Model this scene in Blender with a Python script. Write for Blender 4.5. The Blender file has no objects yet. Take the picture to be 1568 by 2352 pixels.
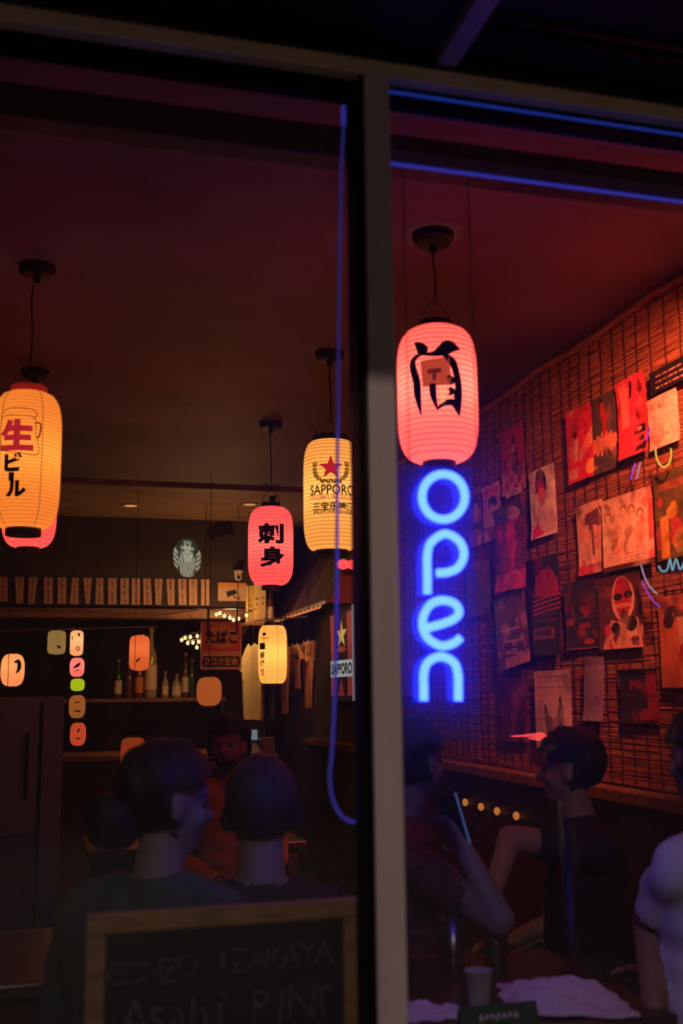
import bpy, bmesh, math, random
import numpy as np
from mathutils import Vector, Matrix

random.seed(7)
SC = bpy.context.scene
COL = SC.collection

# ------------------------------------------------------------------ camera
FPX, CX, CY = 2417.0, 784.0, 1176.0
YAW, PITCH, ROLL = math.radians(15.4), math.radians(9.7), math.radians(0.64)
CAM = Vector((0.0, -1.9, 1.5))
_f0 = Vector((math.sin(YAW), math.cos(YAW), 0)); _r0 = Vector((math.cos(YAW), -math.sin(YAW), 0)); _u0 = Vector((0, 0, 1))
FWD = _f0 * math.cos(PITCH) + _u0 * math.sin(PITCH)
_u = _u0 * math.cos(PITCH) - _f0 * math.sin(PITCH)
RGT = _r0 * math.cos(ROLL) - _u * math.sin(ROLL)
UPV = _u * math.cos(ROLL) + _r0 * math.sin(ROLL)
cd = bpy.data.cameras.new('camera'); cam = bpy.data.objects.new('camera', cd); COL.objects.link(cam)
m3 = Matrix((RGT, UPV, -FWD)).transposed()
cam.matrix_world = Matrix.Translation(CAM) @ m3.to_4x4()
cd.sensor_fit = 'VERTICAL'; cd.sensor_height = 36.0; cd.lens = FPX / 2352.0 * 36.0
cd.clip_start = 0.05; cd.clip_end = 200
cd.dof.use_dof = True; cd.dof.focus_distance = 5.6; cd.dof.aperture_fstop = 2.4
SC.camera = cam

def ray(x, y): return FWD + RGT * ((x - CX) / FPX) - UPV * ((y - CY) / FPX)
def atY(x, y, Y): d = ray(x, y); return CAM + d * ((Y - CAM.y) / d.y)
def atX(x, y, X): d = ray(x, y); return CAM + d * ((X - CAM.x) / d.x)
def atZ(x, y, Z): d = ray(x, y); return CAM + d * ((Z - CAM.z) / d.z)
def atD(x, y, D): return CAM + ray(x, y) * D
def depth(p): return (Vector(p) - CAM).dot(FWD)

# ------------------------------------------------------------------ world, light, exposure
w = bpy.data.worlds.new('night_sky'); SC.world = w; w.use_nodes = True
w.node_tree.nodes['Background'].inputs[0].default_value = (0.30, 0.32, 0.45, 1)
w.node_tree.nodes['Background'].inputs[1].default_value = 0.006
vs = SC.view_settings
vs.view_transform = 'Standard'; vs.look = 'None'; vs.exposure = 0.0; vs.gamma = 1.0; vs.use_curve_mapping = False
SC.cycles.use_denoising = True; SC.cycles.adaptive_threshold = 0.02
SC.cycles.max_bounces = 5; SC.cycles.diffuse_bounces = 2; SC.cycles.glossy_bounces = 2; SC.cycles.transmission_bounces = 3; SC.cycles.transparent_max_bounces = 12
SC.cycles.sample_clamp_indirect = 1.5; SC.cycles.sample_clamp_direct = 0
SC.cycles.blur_glossy = 0.5; SC.cycles.caustics_refractive = False

def light(name, kind, loc, energy, color, radius=0.05, parent=None, spot=None, target=None, blend=0.6):
    d = bpy.data.lights.new(name, kind); d.energy = energy; d.color = color
    d.shadow_soft_size = radius
    if spot: d.spot_size = math.radians(spot); d.spot_blend = blend
    o = bpy.data.objects.new(name, d); COL.objects.link(o)
    if target is not None:
        o.rotation_euler = (Vector(target) - Vector(loc)).to_track_quat('-Z', 'Y').to_euler()
    if parent is not None:
        o.parent = parent; o.location = Vector(loc) - wloc(parent)
    else:
        o.location = loc
    return o

# ------------------------------------------------------------------ materials
_M = {}
def mat(name, col, rough=0.7, metal=0.0, emit=None, es=0.0, spec=0.3, noise=0.0, nscale=12.0, stretch=(1, 1, 1), bump=0.0, col2=None):
    if name in _M: return _M[name]
    m = bpy.data.materials.new(name); m.use_nodes = True
    nt = m.node_tree; b = nt.nodes['Principled BSDF']
    b.inputs['Base Color'].default_value = (*col, 1); b.inputs['Roughness'].default_value = rough
    b.inputs['Metallic'].default_value = metal; b.inputs['Specular IOR Level'].default_value = spec
    if emit:
        b.inputs['Emission Color'].default_value = (*emit, 1); b.inputs['Emission Strength'].default_value = es
    if noise or bump:
        tc = nt.nodes.new('ShaderNodeTexCoord'); mp = nt.nodes.new('ShaderNodeMapping'); nz = nt.nodes.new('ShaderNodeTexNoise')
        mp.inputs['Scale'].default_value = stretch
        nz.inputs['Scale'].default_value = nscale; nz.inputs['Detail'].default_value = 5
        nt.links.new(tc.outputs['Object'], mp.inputs[0]); nt.links.new(mp.outputs[0], nz.inputs['Vector'])
        if noise:
            mx = nt.nodes.new('ShaderNodeMix'); mx.data_type = 'RGBA'
            c2 = col2 or tuple(c * (1 - noise) for c in col)
            mx.inputs[6].default_value = (*col, 1); mx.inputs[7].default_value = (*c2, 1)
            cr = nt.nodes.new('ShaderNodeMapRange'); cr.inputs[1].default_value = 0.35; cr.inputs[2].default_value = 0.65
            nt.links.new(nz.outputs[0], cr.inputs[0]); nt.links.new(cr.outputs[0], mx.inputs[0])
            nt.links.new(mx.outputs[2], b.inputs['Base Color'])
        if bump:
            bp = nt.nodes.new('ShaderNodeBump'); bp.inputs['Strength'].default_value = bump; bp.inputs['Distance'].default_value = 0.01
            nt.links.new(nz.outputs[0], bp.inputs['Height']); nt.links.new(bp.outputs[0], b.inputs['Normal'])
    _M[name] = m; return m

def paper_mat(name, emit, es, trans):
    """washi: glows evenly and lets the bulb behind it shine through"""
    if name in _M: return _M[name]
    m = bpy.data.materials.new(name); m.use_nodes = True; nt = m.node_tree; nt.nodes.clear()
    out = nt.nodes.new('ShaderNodeOutputMaterial'); e = nt.nodes.new('ShaderNodeEmission'); t = nt.nodes.new('ShaderNodeBsdfTranslucent')
    d = nt.nodes.new('ShaderNodeBsdfDiffuse'); a1 = nt.nodes.new('ShaderNodeAddShader'); mx = nt.nodes.new('ShaderNodeMixShader')
    tc = nt.nodes.new('ShaderNodeTexCoord'); nz = nt.nodes.new('ShaderNodeTexNoise'); nz.inputs['Scale'].default_value = 60; nz.inputs['Detail'].default_value = 6
    mr = nt.nodes.new('ShaderNodeMapRange'); mr.inputs[3].default_value = es * 0.85; mr.inputs[4].default_value = es * 1.15
    nt.links.new(tc.outputs['Object'], nz.inputs['Vector']); nt.links.new(nz.outputs[0], mr.inputs[0]); nt.links.new(mr.outputs[0], e.inputs['Strength'])
    e.inputs['Color'].default_value = (*emit, 1); t.inputs['Color'].default_value = (*trans, 1); d.inputs['Color'].default_value = (*trans, 1)
    mx.inputs[0].default_value = 0.8
    nt.links.new(d.outputs[0], mx.inputs[1]); nt.links.new(t.outputs[0], mx.inputs[2])
    nt.links.new(mx.outputs[0], a1.inputs[0]); nt.links.new(e.outputs[0], a1.inputs[1]); nt.links.new(a1.outputs[0], out.inputs[0])
    _M[name] = m; return m

def ink_mat(name='printed_paper', rough=0.55, es=0.0, spec=0.25):
    if name in _M: return _M[name]
    m = bpy.data.materials.new(name); m.use_nodes = True; nt = m.node_tree; b = nt.nodes['Principled BSDF']
    a = nt.nodes.new('ShaderNodeAttribute'); a.attribute_name = 'ink'
    nt.links.new(a.outputs['Color'], b.inputs['Base Color']); b.inputs['Roughness'].default_value = rough; b.inputs['Specular IOR Level'].default_value = spec
    if es:
        nt.links.new(a.outputs['Color'], b.inputs['Emission Color']); b.inputs['Emission Strength'].default_value = es
    _M[name] = m; return m

def glass_mat(name, tint=(1, 1, 1), f0=0.045, rough=0.0, dens=0.0, dcol=None):
    dcol = dcol or tint
    if name in _M: return _M[name]
    m = bpy.data.materials.new(name); m.use_nodes = True; nt = m.node_tree; nt.nodes.clear()
    out = nt.nodes.new('ShaderNodeOutputMaterial'); t = nt.nodes.new('ShaderNodeBsdfTransparent'); g = nt.nodes.new('ShaderNodeBsdfGlossy')
    t.inputs[0].default_value = (*tint, 1); g.inputs['Roughness'].default_value = rough
    lw = nt.nodes.new('ShaderNodeLayerWeight'); lw.inputs['Blend'].default_value = 0.5
    p = nt.nodes.new('ShaderNodeMath'); p.operation = 'POWER'; p.inputs[1].default_value = 5
    ma = nt.nodes.new('ShaderNodeMath'); ma.operation = 'MULTIPLY_ADD'; ma.inputs[1].default_value = 1 - f0; ma.inputs[2].default_value = f0
    mx = nt.nodes.new('ShaderNodeMixShader')
    nt.links.new(lw.outputs['Facing'], p.inputs[0]); nt.links.new(p.outputs[0], ma.inputs[0]); nt.links.new(ma.outputs[0], mx.inputs[0])
    nt.links.new(t.outputs[0], mx.inputs[1]); nt.links.new(g.outputs[0], mx.inputs[2])
    if dens:
        d = nt.nodes.new('ShaderNodeBsdfDiffuse'); d.inputs[0].default_value = (*dcol, 1); m2 = nt.nodes.new('ShaderNodeMixShader')
        tr = nt.nodes.new('ShaderNodeBsdfTranslucent'); tr.inputs[0].default_value = (*dcol, 1)
        m3_ = nt.nodes.new('ShaderNodeMixShader'); m3_.inputs[0].default_value = 0.5
        nt.links.new(d.outputs[0], m3_.inputs[1]); nt.links.new(tr.outputs[0], m3_.inputs[2])
        m2.inputs[0].default_value = dens
        nt.links.new(mx.outputs[0], m2.inputs[1]); nt.links.new(m3_.outputs[0], m2.inputs[2]); nt.links.new(m2.outputs[0], out.inputs[0])
    else:
        nt.links.new(mx.outputs[0], out.inputs[0])
    _M[name] = m; return m

def emis(name, col, s): return mat(name, (0.02, 0.02, 0.02), 0.5, emit=col, es=s)

# ------------------------------------------------------------------ mesh helpers
def wloc(o):
    v = Vector((0, 0, 0))
    while o is not None: v += o.location; o = o.parent
    return v

class MB:
    def __init__(s): s.v = []; s.f = []
    def add(s, vs, fs):
        n = len(s.v); s.v += [Vector(v) for v in vs]; s.f += [tuple(i + n for i in f) for f in fs]; return s
    def box(s, x0, x1, y0, y1, z0, z1):
        v = [(x, y, z) for z in (z0, z1) for y in (y0, y1) for x in (x0, x1)]
        return s.add(v, [(0, 2, 3, 1), (4, 5, 7, 6), (0, 1, 5, 4), (2, 6, 7, 3), (0, 4, 6, 2), (1, 3, 7, 5)])
    def obox(s, c, ax, ay, az):
        c = Vector(c); v = [c + ax * i + ay * j + az * k for k in (-1, 1) for j in (-1, 1) for i in (-1, 1)]
        return s.add(v, [(0, 2, 3, 1), (4, 5, 7, 6), (0, 1, 5, 4), (2, 6, 7, 3), (0, 4, 6, 2), (1, 3, 7, 5)])
    def bar(s, a, b, w, h=None):
        a, b = Vector(a), Vector(b); h = h or w; d = (b - a); L = d.length / 2; d.normalize()
        side = d.cross(Vector((0, 0, 1)))
        if side.length < 1e-3: side = Vector((1, 0, 0))
        side.normalize(); up = side.cross(d)
        return s.obox((a + b) / 2, d * L, side * (w / 2), up * (h / 2))
    def tube(s, path, r, seg=10, cap=True):
        path = [Vector(p) for p in path]; n = len(path); rr = r if isinstance(r, (list, tuple)) else [r] * n
        rings = []; prev = None
        for i, p in enumerate(path):
            t = (path[min(i + 1, n - 1)] - path[max(i - 1, 0)]).normalized()
            if prev is None:
                a = t.cross(Vector((0, 0, 1)))
                if a.length < 1e-3: a = t.cross(Vector((0, 1, 0)))
            else: a = prev - t * prev.dot(t)
            a.normalize(); prev = a; b = t.cross(a)
            rings.append([p + (a * math.cos(2 * math.pi * k / seg) + b * math.sin(2 * math.pi * k / seg)) * rr[i] for k in range(seg)])
        vs = [v for ring in rings for v in ring]; fs = []
        for i in range(n - 1):
            for k in range(seg):
                k2 = (k + 1) % seg; fs.append((i * seg + k, i * seg + k2, (i + 1) * seg + k2, (i + 1) * seg + k))
        if cap: fs.append(tuple(range(seg - 1, -1, -1))); fs.append(tuple((n - 1) * seg + k for k in range(seg)))
        return s.add(vs, fs)
    def lathe(s, c, prof, seg=32, cap=True):
        c = Vector(c); n = len(prof); vs = []; fs = []
        for r, z in prof:
            for k in range(seg):
                a = 2 * math.pi * k / seg; vs.append(c + Vector((r * math.cos(a), r * math.sin(a), z)))
        for i in range(n - 1):
            for k in range(seg):
                k2 = (k + 1) % seg; fs.append((i * seg + k, i * seg + k2, (i + 1) * seg + k2, (i + 1) * seg + k))
        if cap: fs.append(tuple(range(seg - 1, -1, -1))); fs.append(tuple((n - 1) * seg + k for k in range(seg)))
        return s.add(vs, fs)
    def ell(s, c, rx, ry, rz, seg=16, rings=10, M=None):
        c = Vector(c); vs = []; fs = []
        for i in range(1, rings):
            th = math.pi * i / rings
            for k in range(seg):
                a = 2 * math.pi * k / seg; v = Vector((rx * math.sin(th) * math.cos(a), ry * math.sin(th) * math.sin(a), rz * math.cos(th)))
                vs.append(c + (M @ v if M else v))
        top = len(vs); t = Vector((0, 0, rz)); vs.append(c + (M @ t if M else t)); vs.append(c - (M @ t if M else t))
        for i in range(rings - 2):
            for k in range(seg):
                k2 = (k + 1) % seg; fs.append((i * seg + k, (i + 1) * seg + k, (i + 1) * seg + k2, i * seg + k2))
        for k in range(seg):
            k2 = (k + 1) % seg; fs.append((top, k, k2)); fs.append((top + 1, (rings - 2) * seg + k2, (rings - 2) * seg + k))
        return s.add(vs, fs)
    def prism(s, poly, off):
        n = len(poly); off = Vector(off); vs = [Vector(p) for p in poly] + [Vector(p) + off for p in poly]
        fs = [tuple(range(n)), tuple(range(2 * n - 1, n - 1, -1))] + [(i, i + n, (i + 1) % n + n, (i + 1) % n) for i in range(n)]
        return s.add(vs, fs)

def build(name, mb, m, parent=None, smooth=False, bevel=0.0, kind=None):
    me = bpy.data.meshes.new(name); off = wloc(parent) if parent else Vector((0, 0, 0))
    me.from_pydata([tuple(v - off) for v in mb.v], [], mb.f); me.materials.append(m)
    bm = bmesh.new(); bm.from_mesh(me); bmesh.ops.recalc_face_normals(bm, faces=bm.faces)
    if bevel: bmesh.ops.bevel(bm, geom=[e for e in bm.edges if e.is_manifold and e.calc_face_angle(0) > 0.5], offset=bevel, segments=2, affect='EDGES', profile=0.5)
    bm.to_mesh(me); bm.free()
    if smooth: me.polygons.foreach_set('use_smooth', [True] * len(me.polygons))
    o = bpy.data.objects.new(name, me); COL.objects.link(o)
    if parent: o.parent = parent
    if kind: o['kind'] = kind
    return o

def thing(name, label, cat, loc, group=None):
    o = bpy.data.objects.new(name, None); COL.objects.link(o); o.location = loc; o.empty_display_size = 0.05
    o['label'] = label; o['category'] = cat
    if group: o['group'] = group
    return o
def tag(o, label, cat, group=None):
    o['label'] = label; o['category'] = cat
    if group: o['group'] = group
    return o
def struct(name, mb, m, parent=None, bevel=0.0):
    o = build(name, mb, m, parent, bevel=bevel)
    if parent is None: o['kind'] = 'structure'
    return o

def catmull(pts, n=8, closed=False):
    pts = [Vector(p) for p in pts]; out = []; N = len(pts); R = range(N if closed else N - 1)
    for i in R:
        g = (lambda k: pts[k % N]) if closed else (lambda k: pts[max(0, min(N - 1, k))])
        p0, p1, p2, p3 = g(i - 1), g(i), g(i + 1), g(i + 2)
        for j in range(n):
            t = j / n
            out.append(0.5 * ((2 * p1) + (p2 - p0) * t + (2 * p0 - 5 * p1 + 4 * p2 - p3) * t * t + (3 * p1 - p0 - 3 * p2 + p3) * t ** 3))
    if not closed: out.append(pts[-1])
    return out

# ---- flat lettering as 2-D meshes
_T = {}
def text2d(body, size, bold=0.0, shear=0.0, sx=1.0):
    """vertices (x, y) centred on the origin, and faces"""
    key = (body, bold, shear)
    if key not in _T:
        c = bpy.data.curves.new('t', 'FONT'); c.body = body; c.size = 1.0; c.align_x = 'CENTER'; c.offset = bold; c.shear = shear; c.resolution_u = 3
        o = bpy.data.objects.new('t', c); COL.objects.link(o)
        bpy.context.view_layer.update()
        dg = bpy.context.evaluated_depsgraph_get(); me = bpy.data.meshes.new_from_object(o.evaluated_get(dg))
        v = np.array([tuple(p.co) for p in me.vertices] or [(0, 0, 0)])[:, :2]; f = [tuple(p.vertices) for p in me.polygons]
        bpy.data.objects.remove(o); bpy.data.curves.remove(c); bpy.data.meshes.remove(me)
        v = v - (v.max(0) + v.min(0)) / 2; _T[key] = (v, f)
    v, f = _T[key]; h = max(1e-6, v[:, 1].max() - v[:, 1].min())
    return v * (size / h) * np.array([sx, 1]), f
def text_w(body, width, height=None, bold=0.0):
    v, f = text2d(body, 1.0, bold); v = v.copy(); wdt = v[:, 0].max() - v[:, 0].min()
    k = width / wdt; return v * np.array([k, height if height else k]), f

class Flat:
    def __init__(s): s.v = []; s.f = []
    def add(s, vf, dx=0, dy=0, rot=0):
        v, f = vf; n = len(s.v); c, sn = math.cos(rot), math.sin(rot)
        s.v += [(x * c - y * sn + dx, x * sn + y * c + dy) for x, y in v]; s.f += [tuple(i + n for i in q) for q in f]; return s
    def vtext(s, body, size, pitch, dx, dy, bold=0.0, rots=None):
        for i, ch in enumerate(body):
            if ch in ' 　': continue
            if ch == 'ー': s.poly([(-.09 * size, -.42 * size), (.09 * size, -.42 * size), (.09 * size, .42 * size), (-.09 * size, .42 * size)], dx, dy - i * pitch); continue
            v, f = text2d(ch, size, bold); wd = v[:, 0].max() - v[:, 0].min()
            k = min(1, 1.15 * size / max(wd, 1e-6)); s.add((v * np.array([k, 1]), f), dx, dy - i * pitch)
        return s
    def poly(s, pts, dx=0, dy=0):
        n = len(s.v); s.v += [(x + dx, y + dy) for x, y in pts]; s.f.append(tuple(range(n, n + len(pts)))); return s
    def brush(s, pts, ws, n=8):
        P = catmull([(p[0], p[1], w_) for p, w_ in zip(pts, ws)], n); k = len(s.v)
        for i, p in enumerate(P):
            a = P[min(i + 1, len(P) - 1)] - P[max(i - 1, 0)]; a = Vector((a.x, a.y)); a.normalize(); nn = Vector((-a.y, a.x)) * max(p.z, 0.0004) / 2
            s.v += [(p.x + nn.x, p.y + nn.y), (p.x - nn.x, p.y - nn.y)]
        for i in range(len(P) - 1): s.f.append((k + 2 * i, k + 2 * i + 1, k + 2 * i + 3, k + 2 * i + 2))
        return s
    def ell(s, cx, cy, rx, ry, n=24): return s.poly([(cx + rx * math.cos(2 * math.pi * i / n), cy + ry * math.sin(2 * math.pi * i / n)) for i in range(n)])

def place_flat(name, fl, m, parent, mapf, cut=0.0):
    bm = bmesh.new(); vs = [bm.verts.new((x, y, 0)) for x, y in fl.v]
    for f in fl.f:
        try: bm.faces.new([vs[i] for i in f])
        except ValueError: pass
    bmesh.ops.triangulate(bm, faces=[f for f in bm.faces if len(f.verts) > 4])
    if cut:
        xs = [v.co.x for v in bm.verts]; ys = [v.co.y for v in bm.verts]
        for ax, lo, hi in ((0, min(xs), max(xs)), (1, min(ys), max(ys))):
            t = math.ceil(lo / cut) * cut
            while t < hi:
                no = (1, 0, 0) if ax == 0 else (0, 1, 0); co = (t, 0, 0) if ax == 0 else (0, t, 0)
                bmesh.ops.bisect_plane(bm, geom=bm.verts[:] + bm.edges[:] + bm.faces[:], plane_co=co, plane_no=no, dist=1e-6); t += cut
    bm.verts.index_update(); mb = MB(); mb.add([mapf(v.co.x, v.co.y) for v in bm.verts], [tuple(v.index for v in f.verts) for f in bm.faces]); bm.free()
    me = bpy.data.meshes.new(name); off = wloc(parent) if parent else Vector()
    me.from_pydata([tuple(v - off) for v in mb.v], [], mb.f); me.materials.append(m)
    o = bpy.data.objects.new(name, me); COL.objects.link(o)
    if parent: o.parent = parent
    return o

# ---- canvas: flat print, painted on a grid of vertices
class Canvas:
    def __init__(s, wd, ht, col, seed=0):
        s.w, s.h = wd, ht; s.a = np.ones((ht, wd, 3)) * np.array(col); s.rng = np.random.RandomState(seed)
        s.Y, s.X = np.mgrid[0:ht, 0:wd]; s.X = (s.X + .5) / wd; s.Y = (s.Y + .5) / ht
    def put(s, mask, col, al=1.0):
        s.a[mask] = s.a[mask] * (1 - al) + np.array(col) * al; return s
    def rect(s, x0, y0, x1, y1, col, al=1.0): return s.put((s.X >= x0) & (s.X <= x1) & (s.Y >= y0) & (s.Y <= y1), col, al)
    def ell(s, cx, cy, rx, ry, col, al=1.0, rot=0.0):
        dx, dy = s.X - cx, s.Y - cy; c, q = math.cos(rot), math.sin(rot); u, v = dx * c + dy * q, -dx * q + dy * c
        return s.put((u / rx) ** 2 + (v / ry) ** 2 <= 1, col, al)
    def ring(s, cx, cy, rx, ry, t, col):
        q = ((s.X - cx) / rx) ** 2 + ((s.Y - cy) / ry) ** 2; return s.put((q <= 1) & (q >= (1 - t) ** 2), col)
    def poly(s, pts, col, al=1.0):
        m = np.zeros_like(s.X, bool); n = len(pts)
        for i in range(n):
            (x0, y0), (x1, y1) = pts[i], pts[(i + 1) % n]
            c = ((y0 > s.Y) != (y1 > s.Y)) & (s.X < (x1 - x0) * (s.Y - y0) / ((y1 - y0) or 1e-9) + x0); m ^= c
        return s.put(m, col, al)
    def line(s, x0, y0, x1, y1, t, col, al=1.0):
        dx, dy = x1 - x0, y1 - y0; L = dx * dx + dy * dy or 1e-9; u = np.clip(((s.X - x0) * dx + (s.Y - y0) * dy) / L, 0, 1)
        return s.put(np.hypot(s.X - x0 - u * dx, s.Y - y0 - u * dy) <= t / 2, col, al)
    def lines(s, x0, x1, y0, y1, n, col, al=0.9):
        for i in range(n):
            y = y0 + (y1 - y0) * i / max(1, n - 1); x = x0
            while x < x1:
                L = s.rng.uniform(.03, .12); s.rect(x, y, min(x + L, x1), y + 0.6 * (y1 - y0) / max(n, 2) * .7, col, al); x += L + .03
        return s
    def blobs(s, n, cols, r0=.04, r1=.14, box=(0, 0, 1, 1), al=.9):
        for i in range(n):
            s.ell(s.rng.uniform(box[0], box[2]), s.rng.uniform(box[1], box[3]), s.rng.uniform(r0, r1), s.rng.uniform(r0, r1) * .8, cols[s.rng.randint(len(cols))], al, s.rng.uniform(0, 3))
        return s
    def fig(s, cx, cy, h, skin, hair, cloth, al=1.0):
        s.ell(cx, cy - h * .36, h * .13, h * .13, hair, al); s.ell(cx, cy - h * .33, h * .085, h * .11, skin, al)
        s.poly([(cx - h * .1, cy - h * .2), (cx + h * .1, cy - h * .2), (cx + h * .2, cy + h * .02), (cx + h * .16, cy + h * .5), (cx - h * .16, cy + h * .5), (cx - h * .2, cy + h * .02)], cloth, al); return s
    def soft(s, cx, cy, rx, ry, col, al=.6, rot=0.0):
        dx, dy = s.X - cx, s.Y - cy; c, q = math.cos(rot), math.sin(rot); u, v = dx * c + dy * q, -dx * q + dy * c
        g = (al * np.exp(-((u / rx) ** 2 + (v / ry) ** 2) ** 1.5))[..., None]; s.a = s.a * (1 - g) + np.array(col) * g; return s
    def photo(s, n=26, seed=0):
        rg = np.random.RandomState(seed + 500); base = s.a.reshape(-1, 3); m = base.mean(0)
        for i in range(n):
            k = base[rg.randint(len(base))] * rg.uniform(.25, 1.9) if rg.rand() < .7 else m * rg.uniform(.1, .5)
            s.soft(rg.rand(), rg.rand(), rg.uniform(.03, .16), rg.uniform(.03, .2), np.clip(k, .004, .9), rg.uniform(.25, .7), rg.uniform(0, 3))
        for i in range(n // 4):
            x, y = rg.rand(2); a = rg.uniform(0, 3.1); L = rg.uniform(.08, .3); s.line(x, y, x + L * math.cos(a), y + L * math.sin(a), rg.uniform(.012, .03), np.clip(m * rg.choice([.25, 1.8]), 0, .9), .55)
        return s.wash(.18, 15).wash(.15, 31)
    def wash(s, amt=.12, cells=7):
        g = s.rng.rand(cells, cells); yy = s.Y * (cells - 1); xx = s.X * (cells - 1); i = np.clip(yy.astype(int), 0, cells - 2); j = np.clip(xx.astype(int), 0, cells - 2)
        fy, fx = yy - i, xx - j; n = g[i, j] * (1 - fy) * (1 - fx) + g[i + 1, j] * fy * (1 - fx) + g[i, j + 1] * (1 - fy) * fx + g[i + 1, j + 1] * fy * fx
        s.a *= (1 + amt * 2 * (n - .5))[..., None]; return s

def canvas_mesh(name, cv, mapf, m, parent=None):
    """one quad per canvas cell; mapf(u 0..1 left-right, v 0..1 top-bottom) gives the world point"""
    nx, ny = cv.w, cv.h; off = wloc(parent) if parent else Vector()
    verts = [tuple(mapf(i / nx, j / ny) - off) for j in range(ny + 1) for i in range(nx + 1)]
    fs = [(j * (nx + 1) + i, (j + 1) * (nx + 1) + i, (j + 1) * (nx + 1) + i + 1, j * (nx + 1) + i + 1) for j in range(ny) for i in range(nx)]
    me = bpy.data.meshes.new(name); me.from_pydata(verts, [], fs); me.materials.append(m)
    at = me.color_attributes.new('ink', 'FLOAT_COLOR', 'CORNER')
    a = np.ones((ny, nx, 4, 4)); a[..., :3] = np.clip(cv.a, 0, 1)[:, :, None, :]
    at.data.foreach_set('color', a.reshape(-1))
    me.polygons.foreach_set('use_smooth', [True] * len(me.polygons))
    o = bpy.data.objects.new(name, me); COL.objects.link(o)
    if parent: o.parent = parent
    return o

def S(r, g, b):
    return tuple((c / 255 / 12.92) if c / 255 <= 0.04045 else ((c / 255 + 0.055) / 1.055) ** 2.4 for c in (r, g, b))

# ------------------------------------------------------------------ street light (its lamp head is built with the street below)
LAMP = Vector((-1.6, -7.2, 6.35))

# ================================================================== THE SETTING
M_ceil = mat('ceiling_paint', (0.21, 0.145, 0.145), 0.65, noise=0.35, nscale=1.5, spec=0.25)
M_ceil2 = mat('soffit_wood', (0.32, 0.19, 0.10), 0.5, noise=0.4, nscale=3, stretch=(1, 8, 1))
M_wall = mat('dark_plaster', (0.06, 0.04, 0.035), 0.8, noise=0.4, nscale=3)
M_alu = mat('mullion_aluminium', (0.78, 0.66, 0.64), 0.45, spec=0.4, noise=0.12, nscale=4, stretch=(6, 6, 0.6))
M_black = mat('black_gasket', (0.006, 0.006, 0.008), 0.5)
M_dark = mat('dark_metal', (0.02, 0.02, 0.022), 0.4, 0.5)
M_bronze = mat('header_bronze', (0.95, 0.74, 0.54), 0.5, noise=0.15, nscale=6)
M_soff = mat('soffit_panel', (0.045, 0.04, 0.03), 0.7, noise=0.3, nscale=5)
M_wood = mat('bar_wood', (0.22, 0.10, 0.045), 0.4, noise=0.55, nscale=4, stretch=(1, 8, 8), spec=0.4)
M_dwood = mat('dark_wood', (0.05, 0.025, 0.015), 0.45, noise=0.5, nscale=5, stretch=(1, 6, 6))
M_conc = mat('pavement_concrete', (0.18, 0.17, 0.165), 0.85, noise=0.3, nscale=6)

struct('floor', MB().box(-3.6, 2.4, 0.14, 9.2, -0.1, 0.0), mat('floor_boards', (0.05, 0.03, 0.02), 0.4, noise=0.5, nscale=3, stretch=(8, 1, 1)))
struct('floor_pavement', MB().box(-9, 9, -16.2, 0.14, -0.12, 0.0), M_conc)
struct('ceiling', MB().box(-3.6, 2.4, 0.12, 5.6, 3.0, 3.12), M_ceil)
struct('ceiling_rear', MB().box(-3.6, 2.4, 5.6, 9.2, 2.965, 3.12), M_ceil2)
struct('wall_left', MB().box(-3.75, -3.6, 0.0, 9.2, 0, 3.12), M_wall)
struct('wall_back', MB().box(-3.6, 2.4, 9.2, 9.35, 0, 3.12), M_wall)
WR = 2.2
struct('wall_right', MB().box(WR, WR + 0.2, 0.0, 9.2, 0, 3.12), M_wall)
# rear bulkhead over the bar opening, with the lit wooden ledge under it
struct('wall_bulkhead', MB().box(-3.6, 1.72, 7.0, 7.18, 2.22, 2.965), mat('bulkhead_paint', (0.055, 0.04, 0.03), 0.8, noise=0.3, nscale=4))
struct('trim_ledge', MB().box(-3.6, 1.74, 6.96, 7.2, 2.12, 2.20), M_wood, bevel=0.006)
struct('trim_wainscot', MB().box(2.1, WR, 0.3, 7.0, 1.07, 1.12), M_wood, bevel=0.006)
struct('wall_wainscot', MB().box(2.13, WR, 0.3, 7.0, 0, 1.07), M_dwood)

# storefront
struct('trim_mullion', MB().box(0.581, 0.637, 0.0, 0.085, 0.0, 2.757), M_alu, bevel=0.004)
struct('trim_gasket', MB().box(0.574, 0.581, 0.004, 0.085, 0.0, 2.757), M_black, bevel=0.003)
struct('trim_header', MB().box(-3.75, 4.2, 0.0, 0.12, 2.757, 2.792), M_bronze, bevel=0.004)
struct('wall_lintel', MB().box(-3.75, 4.2, 0.012, 0.12, 2.792, 3.12), M_soff)
struct('wall_sill', MB().box(-3.75, 4.2, 0.0, 0.12, 0.0, 0.18), M_dark)
struct('wall_facade', MB().box(2.4, 4.2, 0.02, 0.12, 0.18, 2.757), M_soff)
M_pane = glass_mat('window_glass_dust_veil', (0.97, 0.98, 0.98), 0.055, dens=0.034)
M_clear = glass_mat('window_glass', (0.97, 0.98, 0.98), 0.055)
for n, (x0, x1) in enumerate(((-3.6, 0.574), (0.637, 2.4))):
    fr = MB()
    fr.box(x0, x1, 0.03, 0.09, 0.18, 0.21); fr.box(x0, x1, 0.03, 0.09, 2.735, 2.757)
    fr.box(x0, x0 + 0.006, 0.03, 0.09, 0.21, 2.735); fr.box(x1 - 0.006, x1, 0.03, 0.09, 0.21, 2.735)
    wd = struct('window_%d' % (n + 1), fr, M_black)
    pn = build('pane', MB().box(x0 + 0.006, x1 - 0.006, 0.057, 0.063, 0.21, 2.735), M_clear, wd); pn.data.materials.append(M_pane)
    for pf in pn.data.polygons:
        if pf.normal.y > .9: pf.material_index = 1      # dust film added on the room side to veil the pane with neon glow
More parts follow.
